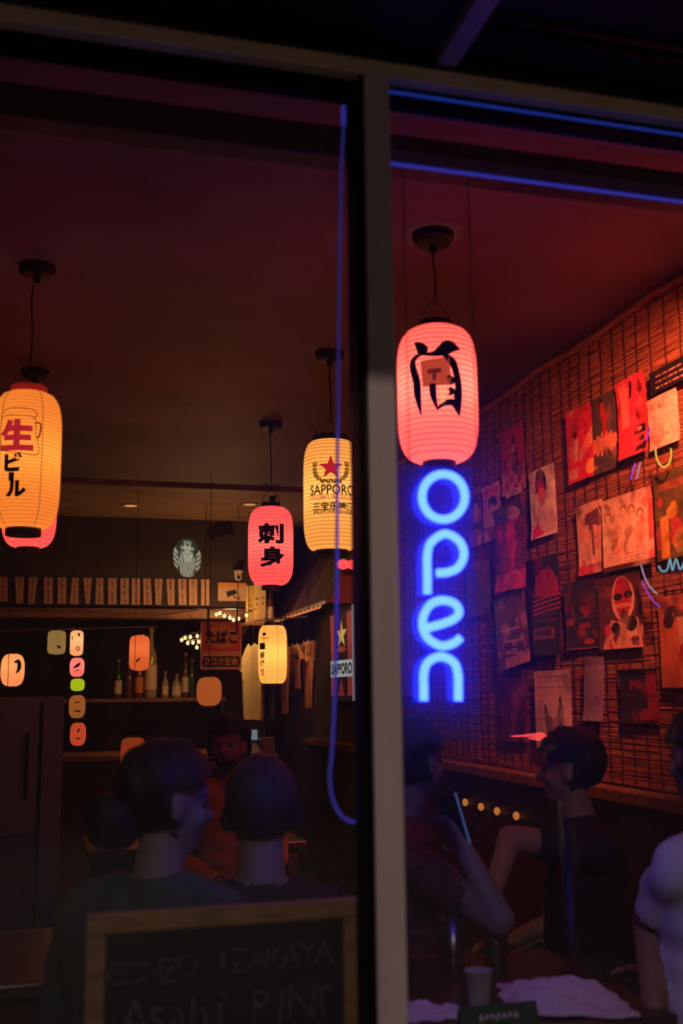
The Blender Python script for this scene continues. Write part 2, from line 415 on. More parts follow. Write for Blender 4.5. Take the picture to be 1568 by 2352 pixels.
# a dark valance rail runs inside along the window head
struct('trim_valance', MB().box(-3.6, 2.2, 0.19, 0.26, 2.672, 2.745), mat('valance_paint', (0.03, 0.022, 0.025), 0.5), bevel=0.004)
struct('trim_valance_lip', MB().box(0.60, 2.2, 0.178, 0.19, 2.664, 2.70), mat('valance_lip', (0.16, 0.11, 0.16), 0.4), bevel=0.002)
M_gleam = emis('blue_gleam', (0.045, 0.06, 0.75), 0.45)  # blue neon light on the rail edges, put in as glowing tubes
tag(build('neon_gleam', MB().tube([(0.66, 0.172, 2.66), (2.2, 0.172, 2.652)], 0.0042, 8), M_gleam), 'thin glowing line of blue neon light under the valance rail inside the window', 'light strip', 'blue neon gleams at the window head')
tag(build('neon_gleam', MB().tube([(0.64, 0.022, 2.738), (2.4, 0.022, 2.732)], 0.0032, 8), emis('blue_gleam_dim', (0.02, 0.06, 0.55), 0.36)), 'thin glowing line of blue neon light tucked below the bronze window header', 'light strip', 'blue neon gleams at the window head')
# overhang outside: dark panels, joint trim, edge beam
struct('ceiling_overhang', MB().box(-4.5, 4.5, -1.25, 0.012, 2.83, 3.1), M_soff)
M_jt = mat('joint_trim', (0.45, 0.34, 0.36), 0.5)
struct('trim_soffit_joint', MB().box(0.742, 0.786, -1.2, 0.0, 2.80, 2.832), M_jt, bevel=0.003)
struct('trim_soffit_edge', MB().box(-4.5, 4.5, -0.40, -0.325, 2.80, 2.832), M_jt, bevel=0.003)
for i, (y0, y1) in enumerate(((-0.16, -0.145), (-0.12, -0.105))):
    struct('trim_soffit_bead', MB().box(0.80, 4.5, y0, y1, 2.818, 2.832), M_dark)

# ================================================================== LANTERNS
M_blk = mat('lantern_black', (0.006, 0.004, 0.004), 0.5)
M_wire = mat('wire_black', (0.01, 0.008, 0.008), 0.5, 0.3)
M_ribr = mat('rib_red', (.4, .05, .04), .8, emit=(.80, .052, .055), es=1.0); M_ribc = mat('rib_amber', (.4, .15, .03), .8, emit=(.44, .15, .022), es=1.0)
M_ink = mat('black_ink', (0.008, 0.004, 0.005), 0.8)

def profile_r(R, rr, H, z):
    t = min(1.0, abs(z) / (H / 2)); return rr + (R - rr) * max(0.0, 1 - t ** 5) ** 0.5

def lantern(label, c, R, H, pm, bulb, prints=(), ribs=26, rr=None, canopy=2.999, ringm=None, toph=0.028, cord_x=0.0, phi=None, group='paper lanterns on cords', seams=0, name='paper_lantern', canopy_r=0.065, handle=True, wobble=0.0, ribm=None):
    c = Vector(c); rr = rr or R * 0.5
    t = thing(name, label, 'lantern', c - Vector((0, 0, H / 2 + 0.02)), group)
    n = ribs * 4; prof = []
    for i in range(n + 1):
        z = -H / 2 + H * i / n; ph = (i % 4) / 4
        sc = -0.010 * R * (1 - math.sin(math.pi * ph)) * 1.6
        prof.append((profile_r(R, rr, H, z) + sc, z))
    build('paper_shade', MB().lathe(c, prof, 56, cap=False), pm, t, smooth=True)
    rm = ringm or M_blk
    rb = MB()
    for i in range(1, ribs):
        z = -H / 2 + H * i / ribs; rw = profile_r(R, rr, H, z) - 0.010 * R * 0.9; wt = min(.0014, H / ribs * .12)
        rb.lathe(c, [(rw + .0022, z - wt), (rw + .0036, z), (rw + .0022, z + wt)], 48, cap=False)
    build('wire_rib', rb, ribm or M_ribr, t, kind='stuff')
    ring = [(rr * .86, 0), (rr * 1.03, 0), (rr * 1.03, toph), (rr * .86, toph)]
    build('top_ring', MB().lathe(c + Vector((0, 0, H / 2 - 0.004)), ring, 32, cap=False), rm, t)
    build('bottom_ring', MB().lathe(c + Vector((0, 0, -H / 2 - toph + 0.004)), [(q * .96, z) for q, z in ring], 32, cap=False), M_blk, t)
    topz = c.z + H / 2 + toph - 0.006
    if handle:
        pts = [(c.x - rr, c.y, topz), (c.x - rr * .8, c.y, topz + .035), (c.x - rr * .25, c.y, topz + .065), (c.x, c.y, topz + .075), (c.x + rr * .25, c.y, topz + .065), (c.x + rr * .8, c.y, topz + .035), (c.x + rr, c.y, topz)]
        build('wire_handle', MB().tube(catmull(pts, 5), 0.0016, 6), M_wire, t)
    hz = topz + (0.075 if handle else 0.0)
    if canopy:
        build('cord', MB().tube(catmull([(c.x, c.y, hz - .001), (c.x + .004, c.y, hz * .7 + canopy * .3), (c.x - .003, c.y, hz * .3 + canopy * .7), (c.x + cord_x, c.y, canopy - .01)], 6), 0.0032, 6), M_wire, t)
        build('ceiling_canopy', MB().lathe((c.x + cord_x, c.y, canopy - 0.035), [(0.012, -.03), (0.014, -.006), (canopy_r * .78, 0), (canopy_r * .95, .012), (canopy_r, .035)], 28), M_blk, t, smooth=False)
    # bulb inside: socket, glass and its light
    build('socket', MB().lathe(c + Vector((0, 0, H * .18)), [(.014, 0), (.016, .02), (.016, .05), (.006, .055), (.004, H * .5 - H * .18)], 14), M_blk, t)
    bc, be = bulb
    light('bulb_light', 'POINT', c + Vector((0, 0, H * .02)), be * .5, bc, 0.022, t)
    base = phi if phi is not None else math.atan2(CAM.y - c.y, CAM.x - c.x)
    for nm, fl, m, dphi in prints:
        def mp(x, y, d=dphi):
            a = base + x / R + d; q = profile_r(R, rr, H, y) + 0.0042
            return c + Vector((q * math.cos(a), q * math.sin(a), y))
        place_flat(nm, fl, m, t, mp, cut=0.012)
    for k in range(seams):
        a = base + (k + .35) * 2 * math.pi / seams
        pts = [c + Vector(((profile_r(R, rr, H, z) + .001) * math.cos(a), (profile_r(R, rr, H, z) + .001) * math.sin(a), z)) for z in [H * (.49 - .98 * i / 24) for i in range(25)]]
        build('seam', MB().tube(pts, 0.0016, 5), mat('paper_seam', (0.25, 0.10, 0.02), .8, emit=(.35, .13, .02), es=.6), t)
    return t

RED = paper_mat('red_washi', (1.1, 0.062, 0.062), 1.0, (0.9, 0.34, 0.28))
RED2 = paper_mat('red_washi_deep', (1.05, 0.052, 0.062), 1.0, (0.9, 0.30, 0.26))
CREAM = paper_mat('cream_washi', (0.52, 0.22, 0.042), 1.0, (0.9, 0.62, 0.30))
AMBER = paper_mat('amber_washi', (0.48, 0.15, 0.02), 1.0, (0.9, 0.42, 0.13))
WB = ((1.0, 0.72, 0.42), 0.8)
M_rink = mat('red_ink', (0.55, 0.02, 0.03), 0.8, emit=(0.62, 0.02, 0.03), es=0.75)

def px_lantern(xc, yt, yb, Y, rpx):
    a, b = atY(xc, yt, Y), atY(xc, yb, Y); cc = (a + b) / 2; d = depth(cc); return Vector((cc.x, Y, cc.z)), rpx * d / FPX, (a - b).length, d / FPX

# 1 - red lantern with a big brushed character, beside the window
c, R, H, k = px_lantern(1004, 757, 1062, 1.2, 92)
def q(x, y): return ((860 + x * .4515 - 1004) * k, -(480 + y * .4515 - 909.5) * k)   # traced from a close view of the lantern
br = Flat()
sw = lambda L: [x * .74 * k for x in L]
br.brush([q(208, 725), q(235, 750), q(255, 778), q(266, 800)], sw([4, 26, 34, 10]))
br.brush([q(240, 792), q(300, 800), q(345, 785), q(385, 762), q(440, 772)], sw([10, 14, 34, 42, 4]))
br.brush([q(250, 795), q(208, 812), q(198, 850), q(218, 930), q(222, 1000), q(238, 1105)], sw([6, 16, 22, 24, 22, 4]))
br.brush([q(345, 795), q(392, 835), q(412, 880), q(425, 960), q(420, 1030), q(426, 1112)], sw([8, 24, 22, 22, 26, 4]))
br.brush([q(298, 950), q(300, 1010), q(318, 1085)], sw([20, 18, 4]))
br.brush([q(318, 1080), q(350, 1055), q(395, 1048), q(424, 1108)], sw([6, 14, 20, 6]))
br.brush([q(372, 915), q(395, 935), q(380, 955)], sw([14, 18, 6])); br.brush([q(375, 975), q(392, 990), q(372, 1010)], sw([12, 16, 5]))
og = Flat().poly([q(240, 830), q(380, 818), q(388, 960), q(250, 965)])
tm = Flat().brush([q(275, 890), q(340, 884)], sw([14, 14])).brush([q(308, 890), q(306, 935)], sw([12, 10]))
gl = Flat()
for i, ch in enumerate('日本酒'): gl.add(text2d(ch, 26 * .4515 * k, .02), *q(345, 985 + i * 30))
lantern('large red paper lantern with a brushed black character hanging above the blue neon sign', c, R, H, RED, ((1, .62, .45), 3.2),
        [('brush_character', br, M_ink, 0), ('orange_patch', og, mat('orange_patch_ink', (.5, .1, .04), .8, emit=(.60, .06, .02), es=.9), 0), ('patch_mark', tm, mat('maroon_ink', (.15, .02, .02), .8, emit=(.25, .02, .02), es=.5), 0), ('small_lettering', gl, mat('pale_yellow_ink', (.8, .5, .2), .7, emit=(.95, .5, .15), es=1.0), 0)], cord_x=0.0, canopy_r=.07, rr=R * .42)

# 2 - draught beer lantern at the left
c, R, H, k = px_lantern(60, 905, 1215, 1.79, 77)
p = lambda x, y: ((x - 60) * k, -(y - 1060) * k)
red = Flat().add(text2d('生', 72 * k, .06), *p(37, 1018))
blk = Flat()
for pts in ([p(12, 1070), p(13, 1083), p(52, 1082)], [p(13, 1070), p(16, 1094), p(54, 1096)], [p(30, 1107), p(30, 1118)]): pass
blk.add(text2d('ビ', 44 * k, .06), *p(32, 1080)); blk.poly([p(24, 1103), p(36, 1103), p(36, 1122), p(24, 1122)]); blk.add(text2d('ル', 38 * k, .06), *p(40, 1140))
mug = Flat()
lw = 1.7 * k
mug.brush([p(-2, 972), p(10, 958), p(35, 955), p(68, 958), p(80, 968), p(76, 976), p(72, 976)], [lw] * 7)
mug.brush([p(2, 1052), p(0, 1000), p(4, 974), p(40, 973), p(74, 978), p(78, 1010), p(84, 1060), p(40, 1058), p(2, 1052)], [lw] * 9)
mug.brush([p(76, 989), p(88, 990), p(86, 1016), p(80, 1024)], [2 * lw] * 4)
lantern('tall amber beer lantern with a mug drawing and Japanese lettering', c, R, H, AMBER, ((1, .6, .25), 1.6),
        [('red_lettering', red, M_rink, 0), ('black_lettering', blk, M_ink, 0), ('mug_outline', mug, mat('brown_ink', (.08, .03, .01), .8), 0)], ribs=40, ringm=mat('red_ring', (.4, .02, .02), .6, emit=(.5, .02, .01), es=.35), rr=R * .52, cord_x=.012, seams=5, ribm=M_ribc)

# 3 - red lantern hanging behind it
c, R, H, k = px_lantern(69, 1030, 1258, 3.05, 61)
br = Flat().brush([(.075, .03), (.085, -.05), (.07, -.10), (.045, -.135)], [.012, .03, .02, .03]).brush([(.045, -.135), (.06, -.15), (.085, -.10), (.093, -.06)], [.02, .022, .02, .012]).brush([(.0, .12), (.05, .1), (.09, .11)], [.01, .03, .01]).brush([(-.05, -.14), (.03, -.14)], [.012, .012])
lantern('red paper lantern hanging behind the tall amber beer lantern', c, R, H, RED, ((1, .62, .45), 1.2), [('brush_character', br, M_ink, 0)], rr=R * .42)

# 4 - star lantern
c, R, H, k = px_lantern(760, 1015, 1265, 2.48, 63.5)
p = lambda x, y: ((x - 760) * k, -(y - 1140) * k)
star = Flat(); sp = [p(760 + (29 if i % 2 == 0 else 11.5) * math.sin(i * math.pi / 5), 1087 - (29 if i % 2 == 0 else 11.5) * math.cos(i * math.pi / 5)) for i in range(10)]
for i in range(0, 10, 2): star.poly([sp[i], sp[(i + 1) % 10], p(760, 1087), sp[i - 1]])
wheat = Flat()
for s_ in (-1, 1):
    st = [(760 + s_ * 14, 1119), (760 + s_ * 30, 1110), (760 + s_ * 37, 1095), (760 + s_ * 37, 1076)]
    wheat.brush([p(*a) for a in st], [2.2 * k] * 4)
    for i in range(9):
        u = i / 8; P = catmull([(a[0], a[1], 0) for a in st], 8); a = P[int(u * (len(P) - 1))]
        for sd in (-1, 1): wheat.ell(*p(a.x + sd * 3.4, a.y - 1), 2.4 * k, 3.6 * k, 8)
for i in range(11): wheat.ell(*p(738 + i * 4.4, 1118 + 2.5 * math.sin(i * 2.1)), 2.7 * k, 2.7 * k, 8)
for i in range(5): wheat.brush([p(752 + i * 4, 1112), p(754 + i * 4, 1124)], [1.5 * k, 1.5 * k])
tx = Flat().add(text_w('SAPPORO', 105 * k, 23 * k, .012), *p(763, 1137))
px_ = Flat().add(text_w('PREMIUM BEER', 103 * k, 10 * k, .015), *p(763, 1155))
cj = Flat().add(text_w('三宝乐啤酒', 97 * k, 19 * k, .03), *p(766, 1175)); cj.add(text_w('源自北海道札幌 百年日本品牌', 94 * k, 8 * k, .03), *p(766, 1188))
lantern('cream beer lantern printed with a red star and black capitals', c, R, H, CREAM, ((1, .66, .3), 1.5),
        [('red_star', star, M_rink, 0), ('wheat_wreath', wheat, mat('gold_ink', (.2, .09, .01), .7, emit=(.22, .10, .01), es=.6), 0), ('brand_lettering', tx, M_ink, 0), ('pink_lettering', px_, mat('pink_ink', (.6, .15, .1), .8, emit=(.75, .2, .09), es=.8), 0), ('chinese_lettering', cj, M_ink, 0)], ribs=30, rr=R * .62, cord_x=0, ribm=M_ribc)

# 5 - red lantern: sashimi
c, R, H, k = px_lantern(621.5, 1165, 1345, 3.75, 52)
br = Flat().add(text_w('刺', 60 * k, 46 * k, .045), 0, 21 * k * 1.05).add(text_w('身', 56 * k, 46 * k, .045), 3 * k, -31 * k)
lantern('red paper lantern with two bold black Japanese characters and a tied cord', c, R, H, RED2, ((1, .62, .45), 1.3), [('bold_lettering', br, M_ink, 0)], ribs=22, rr=R * .40)
# bow tied in its cord
tb = [o for o in COL.objects if o.get('label', '').startswith('red paper lantern with two')][0]
hz = c.z + H / 2 + .10
for s_ in (-1, 1):
    build('cord_bow', MB().tube(catmull([(c.x, c.y - .006, hz), (c.x + s_ * .03, c.y - .01, hz + .03), (c.x + s_ * .055, c.y, hz + .015), (c.x + s_ * .03, c.y - .004, hz - .004), (c.x, c.y - .006, hz)], 5), .003, 6), M_wire, tb)

# 6 - amber lantern in front of the shirts
c, R, H, k = px_lantern(626, 1437, 1570, 5.8, 33)
fl = Flat().vtext('一番搾り', 14.5 * k, 19.5 * k, 0, 18 * k, .03)
f2 = Flat().add(text_w('ICHIBAN', 24 * k, 4.4 * k, .02), 0, 0).ell(0, 9 * k, 5 * k, 4 * k, 12)
lantern('amber lantern with vertical black lettering hanging in front of the shirts', c, R, H, paper_mat('bright_cream_washi', (0.85, 0.34, 0.07), 1.0, (0.9, 0.55, 0.24)), ((1, .55, .25), 1.7),
        [('black_lettering', fl, M_ink, -.78), ('small_lettering', Flat().add((np.array(f2.v), f2.f), 0, 36 * k), M_ink, -.62)], ribs=30, rr=R * .62, cord_x=0, canopy=2.965, canopy_r=.025, seams=6, ribm=M_ribc)

# red gelled spot added out of view to redden the papered wall
sp_ = thing('added_spotlight', 'added black ceiling spot with a red filter, out of view, reddening the papered wall', 'added_spotlight', (1.72, .40, 2.999))
build('stem', MB().tube([(1.72, .40, 2.999), (1.72, .40, 2.90)], .009, 10), M_dark, sp_); build('ceiling_plate', MB().lathe((1.72, .40, 2.985), [(.04, 0), (.045, .014)], 20), M_dark, sp_)
_d = (Vector((2.18, 1.55, 2.02)) - Vector((1.72, .40, 2.87))).normalized(); _o = Vector((1.72, .40, 2.87))
build('housing', MB().tube([_o - _d * .07, _o - _d * .06, _o + _d * .05], [.03, .042, .046], 20, cap=False), M_dark, sp_)
build('red_filter', MB().tube([_o + _d * .035, _o + _d * .037], .044, 20), emis('red_filter', (1, .1, .04), 2.5), sp_)
light('added_spotlight_beam', 'SPOT', _o + _d * .06, 500, (1, .19, .08), .05, sp_, 68, (2.18, 1.80, 2.16), 1.0)

# ================================================================== RIGHT WALL: reed blind and what is pinned to it
XB = WR - 0.012          # face of the reed blind
blind = thing('reed_blind', 'red-lit reed blind with dark stitched cords covering the side wall', 'blind', (WR - .006, 2.6, 1.12))
M_reed = mat('reed', (0.62, 0.24, 0.10), 0.6, noise=0.75, nscale=3.5, stretch=(1, 1.6, 70), spec=0.3, col2=(0.14, 0.045, 0.025))
rng = random.Random(3); mb = MB(); z = 1.125
while z < 2.995:
    h = rng.uniform(.0055, .0085); y = 0.3 + rng.uniform(0, .05)
    while y < 5.15:
        L = rng.uniform(.35, 1.4); y2 = min(5.15, y + L); dx = rng.uniform(0, .004); dz = rng.uniform(-.0015, .0015)
        mb.add([(XB + .010, y, z), (XB - dx, y, z + .001), (XB - dx, y, z + h - .0015), (XB + .010, y, z + h), (XB + .010, y2, z + dz), (XB - dx, y2, z + .001 + dz), (XB - dx, y2, z + h - .0015 + dz), (XB + .010, y2, z + h + dz)],
               [(0, 4, 5, 1), (1, 5, 6, 2), (2, 6, 7, 3), (0, 1, 2, 3), (4, 7, 6, 5)])
        y = y2 + .0015
    z += h + .0006
build('reeds', mb, M_reed, blind, kind='stuff')
M_cordd = mat('stitch_cord', (0.02, 0.008, 0.012), 0.8)
y = 0.36; rr_ = random.Random(5)
while y < 5.12:
    pts = []; z = 1.13
    while z < 3.0:
        pts.append((XB - .005, y + rr_.uniform(-.007, .007), z)); z += .10
    pts.append((XB - .005, y + rr_.uniform(-.004, .004), 2.992))
    build('stitch_cord', MB().tube(pts, .0021, 5), M_cordd, blind)
    y += rr_.uniform(.085, .105)
# folded hem along the top of the blind
build('folded_hem', MB().tube([(XB - .012, 0.3 + .2 * i, 2.975 + .010 * math.sin(i * 1.3)) for i in range(25)], .016, 8), M_reed, blind)

PINK = ink_mat()
_pc = [0]
def poster(label, xl, yt, yb, xr, cv, name='poster', cat='poster', curl=0.02, lift=0.006, tilt=0.0, skew=0.0, group='posters pinned to the reed blind'):
    """xl, yt, yb: its left (far) edge in the photograph; xr: its right (near) edge"""
    X = XB - .008 - lift
    a, b = atX(xl, yt, X), atX(xl, yb, X); e = atX(xr, (yt + yb) / 2, X)
    y0, y1, z0, z1 = (a.y + b.y) / 2, e.y, b.z, a.z; wd = abs(y1 - y0); hh = z1 - z0; ph = (_pc[0] * 1.7) % 6.28; _pc[0] += 1
    cy, cz = (y0 + y1) / 2, (z0 + z1) / 2
    def mp(u, v):
        dy, dz = (u - .5) * (y1 - y0), (.5 - v) * hh
        dy += skew * (v - .5) * wd; c_, s_ = math.cos(tilt), math.sin(tilt); dy, dz = dy * c_ - dz * s_, dy * s_ + dz * c_
        bul = .25 * curl * (1 + math.sin(3.1 * v + ph)) * (.4 + u * (1 - u) * 2) + curl * max(0, v - .72) ** 2 * 5 * (0.5 + .5 * math.sin(ph + u * 2)) + curl * max(0, .12 - v) * 2
        return Vector((X - bul, cy + dy, cz + dz))
    cv.photo(4 if name in ('paper_sheet', 'caption_card', 'notice') else 12, _pc[0]); o = canvas_mesh(name, cv, mp, PINK); tag(o, label, cat, group); return o, mp

W_ = (.82, .74, .66)
K_ = (.015, .012, .015)
c1 = Canvas(40, 80, (.62, .03, .06), 1).poly([(.55, .6), (1, .33), (1, .55), (.5, .75)], (.75, .28, .14)).ell(.38, .36, .08, .05, K_).poly([(.33, .42), (.5, .42), (.48, .7), (.33, .72)], (.8, .42, .25)).rect(.05, .8, .45, .95, (.8, .4, .25), .7).ell(.9, .85, .18, .1, (.85, .35, .12)).blobs(5, [(.2, .01, .03)], .02, .05, (.1, .05, .9, .4)).wash(.2)
poster('red poster with a small pale figure on the reed blind', 1303, 950, 1118, 1364, c1)
c2 = Canvas(44, 84, (.085, .065, .06), 2).poly([(.48, .06), (.56, .05), (.6, .2), (.66, .3), (.62, .45), (.68, .58), (.42, .58), (.5, .4), (.46, .25)], (.55, .03, .03)).ell(.52, .07, .05, .03, (.02, .01, .01))
for i in range(16): c2.line(.5, .62, .5 + .45 * math.cos(i * .4 - .2), .63 + .13 * math.sin(i * .4 - .2), .06, (.8, .28, .14))
poster('dark grey poster of a dancer in a red dress', 1356, 924, 1098, 1421, c2.wash(.2), lift=.002)
c3 = Canvas(52, 92, (.78, .05, .085), 3).poly([(.12, .05), (.42, .05), (.4, .6), (.14, .62)], (.85, .3, .2), .6).poly([(.5, .06), (.6, .05), (.5, .26), (.44, .25)], K_).poly([(.8, .04), (.9, .2), (.82, .28), (.72, .2)], K_).ell(.78, .36, .09, .05, (.85, .4, .2)).ell(.78, .36, .05, .03, K_).line(.68, .44, .7, .52, .1, K_).rect(.56, .64, .94, .75, K_).ell(.75, .69, .07, .025, (.8, .25, .15)).rect(.74, .78, .88, .85, K_).poly([(.55, .93), (.92, .86), (.92, .95), (.55, .97)], K_)
c3.blobs(10, [(.25, .01, .03)], .015, .035, (.5, .25, .75, .62))
poster('long pink red poster with black shapes and boxes', 1419, 884, 1062, 1487, c3.wash(.12), curl=.035, lift=.012)
c4 = Canvas(80, 40, (.012, .012, .02), 4).lines(.12, .9, .25, .75, 3, (.6, .25, .2)).ell(.85, .3, .06, .2, (.7, .3, .25))
poster('black banner with slanted pale lettering on the reed blind', 1492, 858, 912, 1620, c4, lift=.018, curl=.01)
c5 = Canvas(50, 84, (.78, .46, .32), 5).ell(.5, .18, .12, .09, (.12, .12, .05)).poly([(.35, .25), (.62, .25), (.75, .6), (.7, .95), (.3, .95), (.25, .6)], (.85, .55, .36)).ell(.3, .7, .25, .2, (.8, .3, .18), .7).blobs(6, [(.5, .2, .1)], .03, .07).wash(.15)
poster('cream poster of a figure under the black banner', 1491, 922, 1040, 1562, c5, lift=.004)
c6 = Canvas(54, 96, (.80, .48, .30), 6).poly([(.35, .15), (.8, .1), (.95, .35), (.55, .4), (.3, .45)], (.16, .05, .06)).ell(.65, .5, .2, .18, (.75, .35, .22)).rect(.52, .3, .6, .75, (.2, .08, .06)).rect(.1, .3, .45, .5, (.78, .35, .22)).lines(.1, .45, .7, .78, 3, (.3, .06, .06)).rect(0, .86, 1, 1, (.6, .05, .06)).blobs(7, [(.6, .1, .08), (.4, .06, .06)], .04, .1, (0, .82, 1, 1)).wash(.15)
poster('orange lit poster of a person in a dark wide hat', 1327, 1166, 1325, 1392, c6, lift=.006)
c7 = Canvas(84, 100, (.84, .55, .33), 7)
for i in range(6): c7.fig(.12 + .16 * i, .45 + .06 * math.sin(i * 2), .55, (.85, .55, .35), (.3, .14, .05), [(.86, .6, .36), (.8, .38, .2), (.75, .5, .25)][i % 3])
c7.blobs(22, [(.5, .25, .06), (.85, .45, .2), (.72, .16, .1), (.35, .2, .08), (.88, .68, .42)], .03, .1, (.1, .05, .9, .8), .75).rect(.9, 0, 1, 1, (.6, .04, .04), .8).rect(0, .93, 1, 1, (.08, .03, .03)).lines(.45, .95, .8, .9, 3, (.3, .03, .05))
poster('large bright orange and cream collage poster of people', 1384, 1153, 1318, 1503, c7.wash(.15), lift=.014)
c8 = Canvas(60, 96, (.10, .07, .02), 8).rect(.1, .1, .9, .2, (.22, .08, .03)).blobs(16, [(.5, .25, .03), (.3, .14, .02), (.25, .2, .05), (.4, .05, .04)], .05, .16).rect(.12, .5, .3, .98, (.65, .3, .05)).ell(.95, .1, .12, .07, (.7, .4, .03))
poster('dark olive poster with yellow patches on the reed blind', 1506, 1094, 1292, 1620, c8.wash(.2), lift=.008)
c9 = Canvas(56, 96, (.80, .72, .62), 9).ell(.48, .2, .21, .19, K_).rect(.27, .18, .69, .34, K_).ell(.5, .4, .15, .12, (.72, .22, .2)).ell(.5, .42, .05, .02, (.4, .06, .08)).ell(.42, .37, .04, .015, K_).ell(.58, .37, .04, .015, K_).poly([(.35, .42), (.65, .42), (.6, .58), (.45, .58)], (.2, .1, .12), .5).poly([(.1, .75), (.4, .55), (.62, .55), (.95, .7), (.95, .95), (.3, .97)], (.7, .5, .46)).poly([(.05, .86), (.3, .78), (.4, .9), (.6, .94), (.1, 1)], (.75, .03, .12)).lines(.08, .2, .5, .7, 6, (.3, .15, .2), .6)
c9.ell(.5, .4, .13, .1, (.72, .25, .2), .4)
poster('white poster of a face under tall black hair', 1219, 1088, 1243, 1279, c9.wash(.08), lift=.006)
c10 = Canvas(44, 84, (.42, .035, .09), 10).rect(0, .62, 1, 1, (.55, .2, .24)).ell(.55, .2, .09, .07, (.06, .015, .05)).poly([(.5, .27), (.62, .27), (.6, .5), (.46, .5)], (.5, .22, .25)).blobs(7, [(.05, .015, .06)], .06, .1, (.2, .4, .8, .7)).blobs(9, [(.25, .04, .1)], .05, .09, (.2, .75, .9, .97))
poster('magenta poster of a standing figure with dark round shapes', 1151, 998, 1144, 1206, c10.wash(.15), lift=.004)
c11 = Canvas(50, 80, (.42, .25, .36), 11).rect(0, 0, 1, .2, (.75, .45, .55)).ell(.55, .34, .24, .13, (.03, .02, .06)).ell(.55, .46, .15, .12, (.6, .36, .4)).poly([(.2, .6), (.8, .56), (1, 1), (.1, 1)], (.55, .35, .5)).rect(.05, .82, .95, .92, (.75, .35, .4), .6).lines(.55, .98, .93, .99, 2, (.5, .05, .15))
o11, mp11 = poster('pale magazine cover with pink lettering across its top', 1109, 1122, 1250, 1151, c11.wash(.12), lift=.004, name='magazine_cover', cat='magazine')
tv, tf = text_w('nicola', .9, .16, .03)
place_flat('pink_lettering', Flat().add((tv, tf)), mat('magenta_ink', (.62, .02, .2), .6), o11, lambda x, y: mp11(.5 + x, .1 - y) + Vector((-.0015, 0, 0)), cut=0)
c12 = Canvas(36, 80, (.22, .16, .32), 12).ell(.6, .3, .25, .2, (.03, .03, .08)).ell(.6, .42, .2, .16, (.4, .28, .4)).rect(0, .62, 1, .7, (.05, .04, .1)).blobs(10, [(.5, .1, .2), (.1, .05, .15), (.5, .3, .4)], .06, .16, (0, .66, 1, 1)).lines(.05, .9, .03, .15, 3, (.5, .2, .3))
poster('bluish magazine page behind the pink lettered cover', 1077, 1128, 1262, 1108, c12.wash(.15), lift=.002, name='magazine_page', cat='magazine')
c13 = Canvas(40, 16, (.62, .48, .5), 13).rect(.25, .2, .75, .85, (.42, .3, .35)).lines(.3, .7, .25, .8, 4, (.2, .12, .16), .7)
poster('small white caption card under the magenta poster', 1161, 1132, 1146, 1199, c13, lift=.012, curl=.004, name='caption_card', cat='card')
c14 = Canvas(50, 110, (.20, .04, .14), 14).rect(0, 0, 1, .17, (.035, .03, .08)).lines(.15, .6, .05, .15, 4, (.3, .2, .35), .7).ell(.7, .1, .2, .08, (.6, .3, .35)).poly([(.35, .2), (.65, .17), (.72, .45), (.62, .72), (.45, .8), (.4, .5)], (.68, .03, .22)).rect(0, .55, .3, .8, (.04, .03, .1)).rect(0, .78, 1, 1, (.5, .05, .2)).ring(.62, .88, .26, .1, .25, (.7, .1, .25)).blobs(14, [(.3, .02, .12), (.1, .02, .08)], .03, .1, (0, .2, 1, .8), .7)
poster('curling magenta magazine spread hung below the caption card', 1139, 1176, 1364, 1207, c14.wash(.15), lift=.03, curl=.06, name='magazine_spread', cat='magazine')
c15 = Canvas(54, 110, (.018, .014, .03), 15).poly([(.3, .4), (.34, .2), (.5, .13), (.75, .12), (.95, .25), (1, .42)], (.35, .02, .10))
for i in range(4): c15.line(.25, .44 + .045 * i, 1, .40 + .045 * i, .02, (.42, .04, .12))
c15.lines(.3, .9, .58, .64, 2, (.3, .02, .08)).rect(.25, .72, .85, .84, (.22, .05, .1)).rect(.35, .75, .75, .8, (.06, .02, .05))
poster('dark poster with a magenta dome over thin stripes', 1207, 1290, 1510, 1288, c15.wash(.15), lift=.008)
c16 = Canvas(60, 90, (.12, .05, .1), 16).blobs(30, [(.35, .12, .2), (.05, .03, .06), (.45, .2, .25), (.25, .03, .1)], .04, .12)
for i in range(5): c16.line(.1 + .05 * i, .45 + .08 * i, .8, .5 + .09 * i, .03, [(.5, .3, .35), (.04, .02, .05)][i % 2])
c16.rect(.25, .86, 1, .99, (.5, .26, .3)).lines(.35, .95, .88, .97, 3, (.15, .05, .1))
poster('tilted collage page of small purple pictures', 1141, 1372, 1535, 1214, c16.wash(.15), lift=.018, tilt=-.12, name='collage_page', cat='magazine')
c17 = Canvas(54, 96, (.03, .02, .03), 17).ell(.6, .43, .1, .06, (.3, .03, .05)).ell(.72, .43, .1, .06, (.3, .03, .05)).poly([(.5, .45), (.82, .45), (.66, .56)], (.3, .03, .05)).line(.0, .54, 1, .54, .02, (.12, .05, .06)).ell(.15, .6, .13, .05, (.3, .05, .06)).rect(.45, .62, .75, .7, (.3, .04, .05)).blobs(12, [(.12, .03, .05), (.2, .03, .05), (.06, .02, .04)], .04, .13).ell(.7, .9, .15, .04, (.35, .04, .04)).rect(0, .985, 1, 1, (.35, .15, .15))
poster('nearly black poster with a small red heart', 1298, 1342, 1494, 1374, c17.wash(.15), lift=.005)
